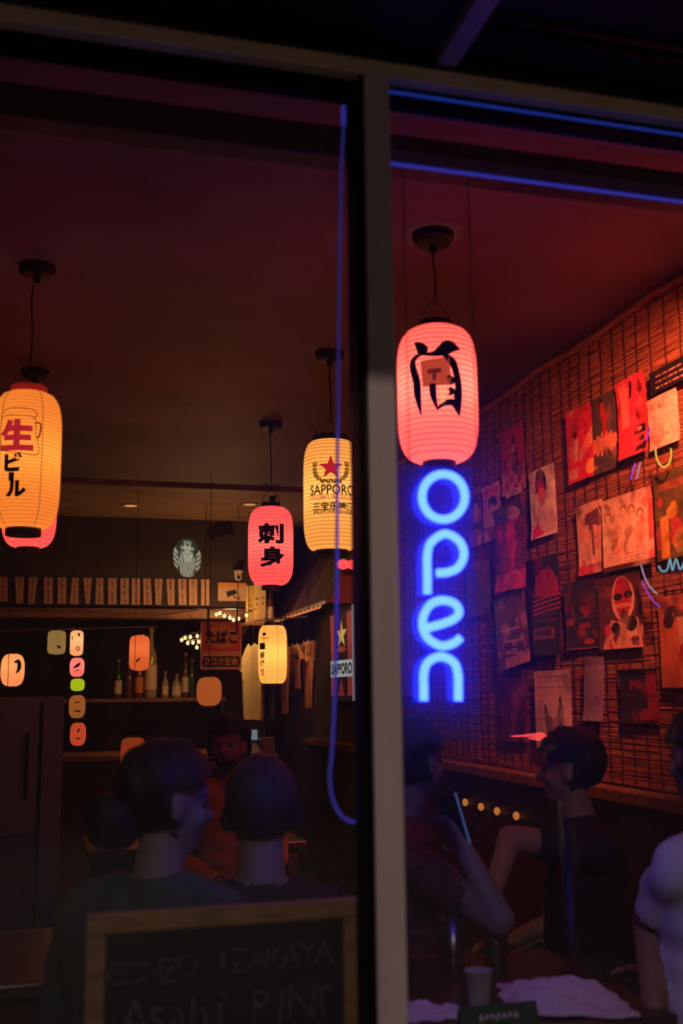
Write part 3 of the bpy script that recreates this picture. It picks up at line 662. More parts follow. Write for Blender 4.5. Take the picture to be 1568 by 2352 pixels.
c18 = Canvas(70, 100, (.10, .025, .03), 18).ell(.58, .33, .26, .30, (.72, .42, .26)).ell(.58, .30, .2, .26, (.45, .025, .03)).ell(.56, .14, .1, .08, (.5, .02, .03)).ell(.47, .3, .1, .05, K_).ell(.7, .28, .1, .05, K_).ell(.58, .46, .13, .13, (.42, .02, .03)).ell(.58, .42, .2, .03, (.7, .4, .25), .6).ell(.22, .22, .13, .07, (.3, .06, .05)).poly([(.1, .95), (.3, .6), (.6, .65), (.9, .6), (1, 1), (.1, 1)], (.6, .3, .18)).blobs(14, [(.5, .03, .04), (.08, .02, .03), (.7, .38, .2)], .04, .12, (.2, .55, 1, 1)).ell(.75, .68, .13, .1, K_).ell(.4, .72, .1, .08, K_)
poster('poster of a red painted face with a pale outline', 1375, 1330, 1494, 1476, c18.wash(.15), lift=.006)
c19 = Canvas(64, 100, (.62, .45, .42), 19).lines(.12, .85, .07, .2, 3, (.3, .12, .14)).lines(.12, .6, .24, .32, 3, (.45, .25, .25), .6)
c19.poly([(.28, .45), (.33, .42), (.42, .58), (.55, .62), (.66, .55), (.70, .42), (.75, .40), (.82, .48), (.80, .66), (.70, .82), (.52, .92), (.38, .82), (.3, .66)], (.11, .09, .11)).poly([(.31, .49), (.36, .5), (.43, .62), (.55, .65), (.68, .58), (.73, .46), (.77, .5), (.75, .64), (.66, .78), (.52, .87), (.42, .78), (.34, .64)], (.2, .17, .19)).line(.72, .36, .74, .44, .07, (.1, .08, .1))
poster('pale notice with lines of text and a grey bird drawing', 1230, 1542, 1716, 1314, c19.wash(.08), lift=.01, name='notice', cat='notice')
c20 = Canvas(30, 60, (.26, .19, .30), 20)
poster('plain lavender paper sheet right of the pale notice', 1342, 1512, 1655, 1388, c20.wash(.15), lift=.008, skew=.25, name='paper_sheet', cat='paper')
c21 = Canvas(54, 80, (.02, .018, .03), 21).blobs(12, [(.25, .02, .04), (.12, .02, .04), (.03, .03, .05)], .06, .16, (.3, 0, 1, 1)).poly([(.75, .05), (.95, .05), (1, .9), (.7, .95)], (.3, .025, .04))
poster('black poster with red smudges low on the reed blind', 1424, 1538, 1660, 1512, c21.wash(.2), lift=.006)
c22 = Canvas(60, 100, (.42, .12, .03), 22).ell(.35, .2, .22, .09, (.03, .015, .02)).ell(.22, .28, .12, .08, (.03, .015, .02)).poly([(.4, .24), (.62, .24), (.62, .5), (.45, .55)], (.5, .26, .14)).ell(.85, .65, .4, .22, (.3, .02, .02)).wash(.2)
poster('rust orange poster with a dark haired figure', 1516, 1372, 1580, 1620, c22, lift=.008)
c23 = Canvas(40, 60, (.16, .02, .10), 23).blobs(12, [(.3, .03, .12), (.05, .02, .06), (.1, .05, .2)], .08, .2).wash(.2)
poster('purple page half hidden by the neon sign', 926, 1490, 1600, 968, c23, lift=.006, name='magazine_page', cat='magazine')
c24 = Canvas(40, 60, (.10, .02, .09), 24).blobs(12, [(.22, .03, .12), (.03, .02, .08), (.25, .08, .2)], .08, .2).wash(.2)
poster('dark purple page below the tilted collage page', 1150, 1560, 1700, 1215, c24, lift=.004, name='magazine_page', cat='magazine')
c25 = Canvas(40, 60, (.12, .03, .10), 25).blobs(14, [(.25, .03, .12), (.04, .02, .08), (.28, .1, .16)], .06, .2).wash(.2)
poster('purple page pinned between the neon sign and the magenta spread', 1072, 1300, 1420, 1128, c25, lift=.004, name='magazine_page', cat='magazine')

# small coloured light wires looped over the posters
def lightwire(label, pts, col, s, r=.0035, X=XB - .05):
    P = [atX(x, y, X) for x, y in pts]
    return tag(build('light_wire', MB().tube(catmull(P, 6), r, 6), emis('wire_%d_%d_%d' % tuple(int(c * 99) for c in col), col, s)), label, 'light wire', 'light wires among the posters')
lightwire('yellow light wire bent in a loop below the cream poster', [(1505, 1032), (1507, 1050), (1514, 1066), (1525, 1073), (1536, 1064), (1541, 1048), (1540, 1030)], (1, .62, .04), .9)
lightwire('violet light wire between the pink red poster and the cream poster', [(1492, 985), (1484, 1010)], (.42, .06, .9), .7)
lightwire('violet light wire below the pink red poster', [(1458, 1064), (1448, 1100)], (.45, .07, .9), .8)
lightwire('pale pink light wire below the pink red poster', [(1470, 1062), (1461, 1100)], (.7, .4, .7), .6)
lightwire('pale cyan light wire zigzag under the olive poster', [(1512, 1300), (1520, 1312), (1532, 1308), (1538, 1284), (1544, 1310), (1552, 1284), (1562, 1308), (1574, 1280)], (.2, .6, .8), .6)
lightwire('white light wire drooping beside the red face poster', [(1472, 1298), (1478, 1320), (1490, 1345), (1508, 1364)], (.55, .45, .7), .5)
lightwire('violet light wire drooping beside the red face poster', [(1474, 1336), (1486, 1360), (1500, 1380), (1514, 1394)], (.4, .06, .8), .6)

# ================================================================== NEON SIGN
NY = 0.16
def nP(x, y, dy=0.0): return atY(x, y, NY + dy)
sg = thing('neon_sign', 'vertical blue neon sign reading open hung inside the window', 'neon sign', nP(1018, 1700))
a, b = nP(923, 1062), nP(1112, 1702)
build('acrylic_panel', MB().box(a.x, b.x, NY + .016, NY + .021, b.z, a.z), glass_mat('frosted_acrylic', (.86, .92, 1.0), .03, .05, dens=.055, dcol=(.2, .5, .95)), sg)
M_neon = mat('neon_tube', (.1, .2, .3), .4, emit=(.30, .80, 38.0), es=1.0)
def neon(pts, closed=False):
    P = catmull([nP(x, y) for x, y in pts], 8, closed)
    if closed: P.append(P[0])
    o = build('letter_tube', MB().tube(P, .0088, 12, cap=not closed), M_neon, sg, smooth=True)
neon([(1018 + 49 * math.cos(i * math.pi / 8), 1141 + 52 * math.sin(i * math.pi / 8)) for i in range(16)], True)
neon([(981, 1364), (981, 1320), (981, 1275), (990, 1246), (1022, 1226), (1054, 1243), (1065, 1273), (1053, 1302), (1029, 1314), (1004, 1316)])
neon([(982, 1442), (1015, 1433), (1042, 1422), (1054, 1406), (1043, 1386), (1013, 1379), (985, 1392), (970, 1426), (979, 1462), (1011, 1483), (1040, 1478), (1057, 1465)])
neon([(973, 1610), (973, 1580), (973, 1547), (983, 1521), (1012, 1508), (1041, 1521), (1051, 1547), (1052, 1580), (1052, 1610)])
for x in (940, 1096):
    p0 = nP(x, 1068, .018); build('hanging_wire', MB().tube([p0, Vector((p0.x, p0.y, 2.672))], .0012, 5), M_wire, sg)
for x, y in ((1018, 1085), (981, 1340), (970, 1430), (1012, 1510), (1065, 1275)):
    build('tube_clip', MB().box(nP(x, y).x - .004, nP(x, y).x + .004, NY - .002, NY + .016, nP(x, y).z - .003, nP(x, y).z + .003), mat('clear_clip', (.3, .4, .5), .3), sg)
# its lead beside the mullion; neon's blue light put into its colour and glow
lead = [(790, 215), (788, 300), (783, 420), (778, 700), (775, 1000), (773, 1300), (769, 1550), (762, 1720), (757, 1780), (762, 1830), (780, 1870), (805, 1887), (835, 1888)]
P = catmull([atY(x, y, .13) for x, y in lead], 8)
tag(build('sign_lead', MB().tube(P, .0036, 8), mat('neon_lit_lead', (.15, .15, .7), .4, emit=(.05, .06, .42), es=.22), smooth=True), 'blue lit lead hanging in a long loop beside the mullion', 'cable')
build_adapter = tag(build('lead_connector', MB().obox(atY(790, 265, .13), Vector((.006, 0, 0)), Vector((0, .006, 0)), Vector((0, 0, .022))), mat('neon_lit_connector', (.08, .08, .4), .4, emit=(.03, .04, .35), es=.6), bevel=.002), 'small blue lit plug connector at the top of the hanging lead', 'connector')  # neon light on the plug, put into its colour and glow

# ================================================================== REAR: bulkhead, bar, signs, shirts
BY = 6.992
M_strip = mat('menu_paper', (.62, .36, .24), .8, noise=.2, nscale=20)
M_brush = mat('brush_ink', (.02, .008, .006), .9)
menus = ['やきとり 五〇〇円', 'フライ盛 六〇〇円', '冷奴さら 四五〇円', '手羽先 五五〇円', 'ねぎま塩 四八〇円', 'つくね 四五〇円', 'キノコ 五〇〇円', 'えび串 六五〇円', 'ししとう 四五〇円', 'もも串 五〇〇円', 'おにぎり 四〇〇円', 'つくね串 四五〇円', 'えだまめ 六〇〇円', '鶏の軟骨 七五〇円', '串焼盛合 九五〇円', 'おでん 六〇〇円', 'キャベツ 四五〇円']
ords = 'first second third fourth fifth sixth seventh eighth ninth tenth eleventh twelfth thirteenth fourteenth fifteenth sixteenth seventeenth'.split()
cxs = [8, 45, 76, 111, 142, 173, 201, 229, 258, 286, 312, 337, 364, 391, 418, 443, 471]
taper = [(9, 9), (10, 7), (9.5, 7), (9.5, 9.5), (9.5, 9.5), (7, 9.5), (9.5, 4), (7.5, 9), (9.5, 9.5), (9.5, 9.5), (9.5, 9.5), (8.5, 9.5), (9, 6), (9.5, 7), (9.5, 9), (9.5, 9.5), (9.5, 9.5)]
lean = [0, 0, -4, 0, 0, -3, 0, -1, 0, 0, 0, 2, -1, 2, 1, 0, 0]
for i, x in enumerate(cxs):
    yt = 1325 + x * .012; yb = 1386 + x * .010 - (4 if i == 0 else 0); kk = depth(atY(x, 1350, BY)) / FPX
    a, b = atY(x, yt, BY), atY(x + lean[i], yb, BY); H = (a - b).length; w0, w1 = taper[i][0] * kk, taper[i][1] * kk; cc = (a + b) / 2; dl = (b - a).x
    t = thing('menu_strip', '%s paper menu strip on the bulkhead counting from the camera notice' % ords[16 - i], 'menu strip', (b.x, BY, b.z), 'paper menu strips over the bar')
    def mp(x_, y_, cc=cc, H=H, dl=dl, w0=w0, w1=w1, off=0.0, i=i):
        v = .5 - y_ / H; wv = (w0 + (w1 - w0) * v) / max(w0, w1)
        return Vector((cc.x + (v - .5) * dl + x_ * wv, BY - .004 - off - .020 * v * v * (.5 + .5 * math.sin(i * 2.3)), cc.z + y_))
    wm = max(w0, w1); fs = Flat()
    for j in range(8):
        y0_, y1_ = H / 2 - H * j / 8, H / 2 - H * (j + 1) / 8; fs.poly([(-wm, y0_), (-wm, y1_), (wm, y1_), (wm, y0_)])
    sh = place_flat('paper', fs, M_strip, t, mp)
    ch = menus[i]; pit = H * .92 / len(ch)
    place_flat('brush_lettering', Flat().vtext(ch, pit * .82, pit, 0, H * .42, .02), M_brush, t, lambda x_, y_, mp=mp: mp(x_, y_, off=.0012))['kind'] = 'stuff'

# camera notice and dome camera
a, b = atY(500, 1338, BY), atY(565, 1381, BY)
cn = thing('camera_notice', 'yellow topped notice with a camera symbol on the bulkhead', 'notice', (a.x / 2 + b.x / 2, BY, b.z))
cv = Canvas(90, 60, (.55, .36, .26), 40).rect(0, 0, 1, .27, (.62, .30, .06)).lines(.18, .85, .05, .17, 2, (.5, .12, .03)).poly([(.28, .5), (.62, .36), (.68, .58), (.36, .78)], K_).poly([(.3, .72), (.36, .66), (.4, .76), (.34, .82)], K_).line(.55, .7, .62, .86, .05, K_).line(.62, .86, .76, .86, .04, K_).line(.76, .72, .76, .9, .03, K_)
canvas_mesh('printed_face', cv, lambda u, v: Vector((a.x + (b.x - a.x) * u, BY - .012, a.z + (b.z - a.z) * v)), PINK, cn)
build('backing_board', MB().box(a.x, b.x, BY - .011, BY, b.z, a.z), mat('board_cream', (.45, .3, .2), .7), cn)
c = atY(547, 1322, BY - .05)
dc = thing('dome_camera', 'white dome security camera above the camera notice', 'camera', (c.x, BY, c.z))
build('mount', MB().lathe((c.x, BY - .05, c.z + .02), [(.036, 0), (.04, .008), (.04, .022), (.034, .026)], 24), mat('camera_white', (.6, .5, .42), .4), dc, smooth=True)
build('body', MB().ell((c.x, BY - .052, c.z), .033, .034, .048, 20, 14), mat('camera_white', (.6, .5, .42), .4), dc, smooth=True)
build('lens', MB().ell((c.x - .003, BY - .082, c.z - .018), .015, .009, .016, 14, 8), M_blk, dc, smooth=True)
build('bracket', MB().box(c.x - .02, c.x + .02, BY - .05, BY, c.z + .03, c.z + .045), mat('camera_white', (.6, .5, .42), .4), dc)

# ceiling projector-like speaker with a dangling cable
c = atZ(503, 1226, 2.86)
spk = thing('ceiling_speaker', 'dark speaker hung under the rear ceiling with a loose cable', 'speaker', (c.x, c.y, 2.965))
ax = Vector((.95, -.1, .35)).normalized(); ay = Vector((.1, 1, 0)).normalized(); az = ax.cross(ay).normalized()
build('cabinet', MB().obox(c, ax * .11, ay * .08, az * .055), mat('speaker_black', (.035, .012, .01), .5), spk, bevel=.012)
build('grille', MB().obox(c - ay * .083, ax * .095, ay * .004, az * .042), M_dark, spk)
build('bracket', MB().tube([c, c + Vector((.02, 0, .05)), Vector((c.x + .02, c.y, 2.965))], .012, 8), M_dark, spk)
build('cable', MB().tube(catmull([c + Vector((.02, 0, -.04)), c + Vector((.12, .0, -.09)), c + Vector((.25, 0, -.13)), c + Vector((.42, .05, -.10)), Vector((c.x + .6, c.y + .1, 2.965))], 6), .004, 6), M_wire, spk)
# recessed downlights; the one over the menu strips is added to light the bar
for x, y, e in ((573, 1157, 17), (300, 1160, 8)):
    c = atZ(x, y, 2.964)
    dl_ = thing('downlight', {573: 'recessed ceiling downlight seen beside the red character lantern', 300: 'added recessed ceiling downlight over the menu strips', 760: 'recessed ceiling downlight nearest the striped awning'}[x], 'downlight', (c.x, c.y, 2.964), 'recessed downlights')
    build('trim_ring', MB().lathe((c.x, c.y, 2.955), [(.05, .004), (.052, 0), (.07, 0), (.072, .009)], 28, cap=False), mat('ring_brass', (.5, .3, .15), .4), dl_)
    build('lens', MB().lathe((c.x, c.y, 2.958), [(.05, 0), (.05, .004)], 24), emis('downlight_lens', (1, .42, .13), .8), dl_)
    light('downlight_beam', 'SPOT', (c.x, c.y, 2.95), e, (1, .50, .2), .04, dl_, 150, (c.x, c.y, 0), .8)

# bar counter and back shelf
bc_ = thing('bar_counter', 'dark wooden bar counter under the bulkhead', 'counter', (-1.1, 6.75, 0))
build('body', MB().box(-3.5, 1.5, 6.62, 6.95, 0, 1.0), M_dwood, bc_); build('top', MB().box(-3.55, 1.55, 6.5, 7.05, 1.0, 1.045), M_wood, bc_, bevel=.006)
SHY, SHZ = 7.6, atY(380, 1603, 7.6).z
sh_ = thing('bottle_shelf', 'wooden back bar shelf carrying the bottles', 'shelf', (.6, SHY, 0))
build('board', MB().box(-.9, 1.5, SHY - .12, SHY + .14, SHZ - .03, SHZ), M_wood, sh_)
for x in (-.88, 1.46): build('upright', MB().box(x, x + .03, SHY - .1, SHY + .12, 0, SHZ - .03), M_dwood, sh_)
def bottle(label, x, ytop, wpx, m, lab=None, Y=SHY, z0=SHZ, liq=None):
    kk = depth(atY(x, 1550, Y)) / FPX; c = atY(x, 1600, Y); c.z = z0; r = wpx * kk / 2; h = atY(x, ytop, Y).z - z0
    t = thing('sake_bottle', label, 'bottle', c, 'bottles on the back bar')
    build('glass', MB().lathe(c, [(r * .9, 0), (r, .01), (r, h * .55), (r * .85, h * .63), (r * .38, h * .74), (r * .34, h * .93), (r * .4, h * .935), (r * .4, h * .96)], 20), m, t, smooth=True)
    build('cap', MB().lathe(c + Vector((0, 0, h * .95)), [(r * .42, 0), (r * .42, h * .05)], 16), mat('gold_cap', (.4, .2, .05), .4), t)
    if lab: build('label', MB().lathe(c + Vector((0, 0, h * .12)), [(r * 1.02, 0), (r * 1.02, h * .34)], 20, cap=False), lab, t)
    return t
M_gA = mat('bottle_clear', (.30, .26, .14), .12, spec=.6); M_gB = mat('bottle_brown', (.10, .035, .01), .15, spec=.6); M_gG = mat('bottle_green', (.03, .06, .025), .15, spec=.6)
M_lw = mat('label_cream', (.65, .5, .32), .7); M_lo = mat('label_orange', (.6, .2, .04), .7)
for args in (('tall pale bottle with a cream label on the back bar', 345, 1442, 28, M_gA, M_lw), ('small pale bottle beside the tall pale bottle', 379, 1542, 15, M_gA, M_lw), ('squat cream jar on the back bar shelf', 405, 1548, 22, M_gA, M_lw), ('slim brown bottle near the string lights', 425, 1500, 15, M_gB, M_lw),
             ('brown bottle with an orange label on the back bar', 318, 1500, 20, M_gB, M_lo), ('dark green bottle without label on the back bar', 440, 1515, 15, M_gG, None), ('plain brown bottle with no label at the shelf end', 295, 1520, 17, M_gB, None), ('green bottle with a cream label by the shelf end', 270, 1515, 17, M_gG, M_lw)):
    bottle(*args)

# hanging tobacco sign
TY = 6.3
def tq(x, y, dy=0): return atY(x, y, TY + dy)
a, b = tq(461, 1428), tq(554, 1536)
tb_ = thing('tobacco_sign', 'old red enamel sign with a yellow oval and Japanese lettering', 'sign', ((a.x + b.x) / 2, TY, b.z))
cv = Canvas(100, 78, (.40, .055, .02), 41).ell(.5, .46, .40, .37, (.42, .20, .035)).rect(0, 0, 1, .02, (.5, .3, .15)).rect(0, .94, 1, 1, (.5, .32, .14)).rect(0, 0, .025, 1, (.5, .3, .12)).rect(.975, 0, 1, 1, (.45, .28, .12)).wash(.2, 9)
zt, zm = a.z, tq(500, 1502).z
canvas_mesh('enamel_face', cv, lambda u, v: Vector((a.x + (b.x - a.x) * u, TY - .011, zt + (zm - zt) * v)), PINK, tb_)
wd = b.x - a.x
cv = Canvas(100, 36, (.5, .32, .14), 42).rect(.08, .1, .92, .86, (.03, .012, .01)).ell(.09, .48, .06, .38, (.03, .012, .01)).ell(.91, .48, .06, .38, (.03, .012, .01)).wash(.15)
canvas_mesh('lower_plate', cv, lambda u, v: Vector((a.x + wd * u, TY - .011, zm - .004 + (b.z - zm) * v)), PINK, tb_)
build('backing_sheet', MB().box(a.x, b.x, TY - .010, TY, b.z, a.z), M_dwood, tb_)
sw_ = lambda w_, h_, body, bold: text_w(body, w_, h_, bold)
place_flat('black_lettering', Flat().add(sw_(wd * .78, (zt - zm) * .42, 'たばこ', .05)), M_brush, tb_, lambda x, y: Vector((a.x + wd / 2 + x, TY - .0135, zt + (zm - zt) * .47 + y)))
place_flat('cream_lettering', Flat().add(sw_(wd * .82, (zm - b.z) * .55, 'フコク生命', .02)), mat('cream_ink', (.5, .3, .14), .7), tb_, lambda x, y: Vector((a.x + wd / 2 + x, TY - .0135, zm + (b.z - zm) * .5 + y)))
for f in (.17, .88): build('hanging_strap', MB().box(a.x + wd * f - .008, a.x + wd * f + .008, TY - .014, TY - .011, zt - .10, zt + .11), M_blk, tb_); 
build('hanging_bar', MB().box(a.x - .03, b.x + .03, TY - .02, TY, zt + .10, zt + .115), M_dwood, tb_)
for f in (.1, .9): build('hanging_rod', MB().tube([(a.x + wd * f, TY - .01, zt + .11), (a.x + wd * f, TY - .01, 2.965)], .003, 6), M_wire, tb_)

# string lights
def strings(label, pts, Y, e, wire, anchor, g='warm string lights'):
    P = [atY(x, y, Y) for x, y in pts]; t = thing('string_light', label, 'string lights', P[0], g)
    wp = [atY(x, y, Y + .01) for x, y in wire]; build('wire', MB().tube([Vector(anchor)] + catmull(wp, 4), .003, 5), M_wire, t)
    for i, p_ in enumerate(P):
        bl = build('bulb', MB().ell(p_, .0125, .0125, .0155, 12, 8), emis('warm_bulb', (1, .45, .12), 5.0), t, smooth=True)
        build('socket', MB().lathe(p_ + Vector((0, 0, .012)), [(.006, 0), (.006, .014)], 8), M_blk, bl)
    m_ = sum(P, Vector()) / len(P); light('string_glow', 'POINT', m_ + Vector((0, -.04, 0)), e, (1, .5, .18), .05, t)
    return t
strings('warm string lights bunched above the tobacco sign', [(497, 1411), (515, 1415), (528, 1419), (536, 1424), (548, 1421), (505, 1408), (566, 1413)], 6.55, 11.0, [(470, 1398), (497, 1404), (515, 1408), (536, 1416), (550, 1413), (570, 1405), (590, 1397)], (.9, 6.958, 2.15))
strings('warm string lights clustered left of the tobacco sign', [(437, 1463), (453, 1461), (443, 1476), (456, 1474), (425, 1465), (431, 1477), (417, 1470), (452, 1487)], 6.7, 8.0, [(470, 1440), (455, 1452), (437, 1456), (431, 1470), (443, 1470), (456, 1467), (425, 1458), (417, 1463)], (1.1, 6.958, 2.15))

# carton boxes and a bottle on a small shelf beside the bulkhead
HY = 6.72
s0, s1 = atY(560, 1430, HY), atY(640, 1430, HY); zs = s0.z
hs = thing('corner_shelf', 'small wooden shelf holding the tall cream cartons', 'shelf', ((s0.x + s1.x) / 2, HY, zs)); build('board', MB().box(s0.x, s1.x + .02, HY - .07, 6.955, zs - .025, zs), M_wood, hs)
for x in (s0.x + .03, s1.x - .03): build('bracket', MB().prism([(x, 6.955, zs - .025), (x, 6.955, zs - .12), (x, HY - .04, zs - .025)], (.012, 0, 0)), M_dwood, hs)
for i, (x0, x1, yt, lb) in enumerate(((567, 583, 1345, 'yellowed narrow sake carton with faint lettering on the corner shelf'), (583, 597, 1338, 'middle cream sake carton on the corner shelf'), (597, 611, 1335, 'cream sake carton next to the dark bottle on the corner shelf'))):
    p0, p1 = atY(x0, yt, HY - .05), atY(x1, yt, HY - .05)
    t = thing('sake_carton', lb, 'carton', ((p0.x + p1.x) / 2, HY, zs), 'sake cartons on the corner shelf')
    build('box', MB().box(p0.x + .001, p1.x - .001, HY - .05, HY + .02, zs, p0.z), mat('carton_cream_%d' % i, [(.42, .30, .08), (.55, .40, .17), (.55, .42, .2)][i], .6, noise=.2, nscale=9), t, bevel=.002)
    place_flat('brush_lettering', Flat().vtext(['山田錦', '純米', '吟醸'][i], .026, .045, 0, .03, .01), M_brush, t, lambda x, y, p0=p0, p1=p1: Vector(((p0.x + p1.x) / 2 + x, HY - .0515, (zs + p0.z) / 2 + y)))
bottle('dark bottle with a pale label beside the cream cartons', 620, 1352, 17, M_gB, M_lw, Y=HY - .01, z0=zs)

# striped awning along the side wall
M_aw = [mat('awning_maroon', (.05, .012, .016), .7), mat('awning_brown', (.085, .036, .03), .7), mat('awning_dark', (.03, .012, .014), .7)]
aw = thing('striped_awning', 'maroon and brown striped board awning projecting from the side wall', 'awning', (2.05, 6.3, 2.14))
y = 5.42; i = 0
while y < 7.4:
    w_ = .085; build('awning_board', MB().prism([(1.9, y, 2.14), (1.9, y + w_, 2.14), (2.18, y + w_, 2.66), (2.18, y, 2.66)], (.012 + .006 * (i % 2), 0, -.004)), M_aw[[0, 2, 1, 2, 0][i % 5]], aw); y += w_ + .006; i += 1
build('end_panel', MB().prism([(1.9, 5.40, 2.13), (2.18, 5.40, 2.13), (2.18, 5.40, 2.66)], (0, .014, 0)), mat('awning_end', (.22, .12, .13), .7), aw)
build('front_rail', MB().box(1.885, 1.90, 5.40, 7.4, 2.125, 2.15), M_wood, aw)
rp = [(1.885 + .006 * math.sin(i * .9), 5.55 + i * .02, 2.115 + .006 * math.cos(i * .9)) for i in range(90)]
tag(build('rope_light', MB().tube(rp, .008, 6), emis('rope_glow', (1, .26, .08), .75)), 'orange rope light wound under the awning edge', 'rope light')

# garments under the awning
RZ = 2.07
def shirt(label, x0, x1, yt, yb, Y, m, sleeve=True, band=None, W=.52):
    xc = (x0 + x1) / 2; C = atY(xc, yt, Y); zt, zb = C.z, atY(xc, yb, Y).z; H = zt - zb; D = depth(C); hw = W / 2
    sn = min(.95, (x1 - x0) * D / (FPX * W)); v_ = Vector((ray(xc, yt).x, ray(xc, yt).y, 0)).normalized(); r_ = Vector((v_.y, -v_.x, 0)); U = r_ * sn - v_ * math.sqrt(1 - sn * sn); Nn = Vector((-U.y, U.x, 0)) * -1
    t = thing('hanging_shirt', label, 'shirt', (C.x, C.y, zb), 'shirts hung under the awning')
    bw = hw * (.66 if sleeve else .95)
    out = [(-.16 * hw, 0), (-bw * .95, -.05 * H), (-hw, -.34 * H), (-hw * .74, -.38 * H), (-bw * .82, -.22 * H), (-bw * .86, -H), (bw * .86, -H), (bw * .82, -.22 * H), (hw * .74, -.38 * H), (hw, -.34 * H), (bw * .95, -.05 * H), (.16 * hw, 0), (0, -.05 * H)] if sleeve else [(-.2 * hw, 0), (-bw, -.06 * H), (-bw, -H), (bw, -H), (bw, -.06 * H), (.2 * hw, 0), (0, -.04 * H)]
    for sd, nm in ((-1, 'front_cloth'), (1, 'back_cloth')):
        def mp(u, v, sd=sd): return Vector((C.x, C.y, zt + v)) + U * u - Nn * (sd * (.008 + .012 * (1 - abs(u) / hw)) + .010 * math.sin(u * 30 + v * 6))
        place_flat(nm, Flat().poly(out), m, t, mp, cut=.04)
        if sd < 0 and band: place_flat('print', Flat().add(text_w(band, hw * .9, H * .12, .03)), M_brush, t, lambda u, v: mp(u, v - .3 * H) + Nn * .004, cut=.03)
    P0 = Vector((C.x, C.y, zt))
    build('hanger_hook', MB().tube([P0, Vector((C.x, C.y, RZ - .012))], .002, 5), M_wire, t)
    build('hanger_bar', MB().tube([P0 - U * bw * .9 - Vector((0, 0, .05)), P0 + Vector((0, 0, .005)), P0 + U * bw * .9 - Vector((0, 0, .05))], .004, 6), M_dwood, t)
    return Vector((C.x, C.y, RZ))
M_sc = mat('shirt_cream', (.52, .42, .20), .9, noise=.15, nscale=10); M_sk = mat('shirt_black', (.012, .01, .01), .9); M_sb = mat('shirt_brown', (.16, .06, .03), .9); M_st = mat('shirt_tan', (.50, .30, .16), .9, noise=.2, nscale=10)
rp_ = [shirt('cream T shirt with wide sleeves hung at the far end of the rail', 553, 612, 1478, 1653, 6.45, M_sc),
       shirt('black shirt hung between the cream T shirt and the brown one', 600, 640, 1488, 1650, 6.32, M_sk),
       shirt('brown shirt hung behind the amber lantern', 634, 668, 1480, 1640, 6.18, M_sb, False),
       shirt('tan shirt with dark lettering hung on the rail', 664, 700, 1478, 1582, 6.05, M_st, True, '穴'),
       shirt('pale narrow shirt hung nearest the wall poster', 692, 722, 1470, 1625, 5.92, M_st, False)]
# framed photos on the wall by the shirts
for x0, x1, yt, yb, lb, sd in ((701, 720, 1475, 1517, 'small white framed print hung beside the tan shirt', 51), ):
    a, b = atX(x0, yt, 1.80), atX(x1, yb, 1.80)
    cv = Canvas(20, 40, (.7, .45, .25), sd).rect(.15, .15, .85, .75, (.3, .12, .06)).blobs(6, [(.6, .3, .15), (.1, .04, .02)], .08, .2, (.2, .2, .8, .7)); t = thing('small_print', lb, 'print', (1.80, (a.y + b.y) / 2, b.z))
    canvas_mesh('picture', cv, lambda u, v: Vector((1.798, a.y + (b.y - a.y) * u, a.z + (b.z - a.z) * v)), PINK, t); build('card', MB().box(1.80, 1.808, min(a.y, b.y), max(a.y, b.y), b.z, a.z), M_lw, t)
    build('string', MB().tube([(1.804, (a.y + b.y) / 2, a.z), (1.804, (a.y + b.y) / 2, 2.965 if (a.y + b.y) / 2 > 5.6 else 3.0)], .0015, 5), M_wire, t)
gr_ = thing('garment_rail', 'thin rail on ceiling rods that carries the shirts', 'rail', rp_[2])
e0, e1 = rp_[0] + (rp_[0] - rp_[4]) * .1, rp_[4].copy()
build('bar', MB().tube([e0] + rp_, .007, 8), M_dwood, gr_)
for e in (e0, e1): build('drop_rod', MB().tube([e, Vector((e.x, e.y, 2.965))], .003, 6), M_wire, gr_)

# lit beer poster on the side wall
PX = 2.165
a, b = atX(757, 1404, PX), atX(813, 1610, PX)
bp_ = thing('beer_poster', 'lit dark beer poster with a yellow star and white lettering band', 'poster', (PX, (a.y + b.y) / 2, b.z))
cv = Canvas(60, 150, (.02, .008, .012), 60)
for x in (.08, .16, .8, .9): cv.poly([(x - .05, .06), (x + .06, .05), (x + .02 + .05 * math.sin(x * 9), .6), (x + .05, .95), (x - .03, .95), (x - .02, .5)], (.35, .045, .04))
cv.poly([(.35, .95), (.5, .75), (.62, .95)], (.25, .03, .03))
pt = [(.52 + (.24 if i % 2 == 0 else .10) * math.sin(i * math.pi / 5), .29 - (.16 if i % 2 == 0 else .065) * math.cos(i * math.pi / 5)) for i in range(10)]
cv.poly(pt, (.62, .5, .16)).poly([pt[0], pt[9], pt[8], (.52, .29), pt[6], pt[5]], (.6, .22, .03)).ell(.5, .45, .2, .03, (.3, .05, .03))
cv.rect(.04, .57, .98, .745, (.5, .58, .58))
canvas_mesh('printed_face', cv, lambda u, v: Vector((PX - .002, a.y + (b.y - a.y) * u, a.z + (b.z - a.z) * v)), ink_mat('backlit_print', .4, .55), bp_)
build('backing', MB().box(PX, PX + .02, b.y, a.y, b.z, a.z), M_blk, bp_)
place_flat('brand_lettering', Flat().add(text_w('SAPPORO', .88, .12, .035)), mat('poster_ink', (.012, .008, .03), .6), bp_, lambda x, y: Vector((PX - .004, a.y + (b.y - a.y) * (.51 + x), a.z + (b.z - a.z) * (.658 - y))))
build('lit_edge', MB().box(PX - .01, PX + .02, b.y - .012, b.y, b.z, a.z), emis('edge_white', (.55, .5, .6), .6), bp_)
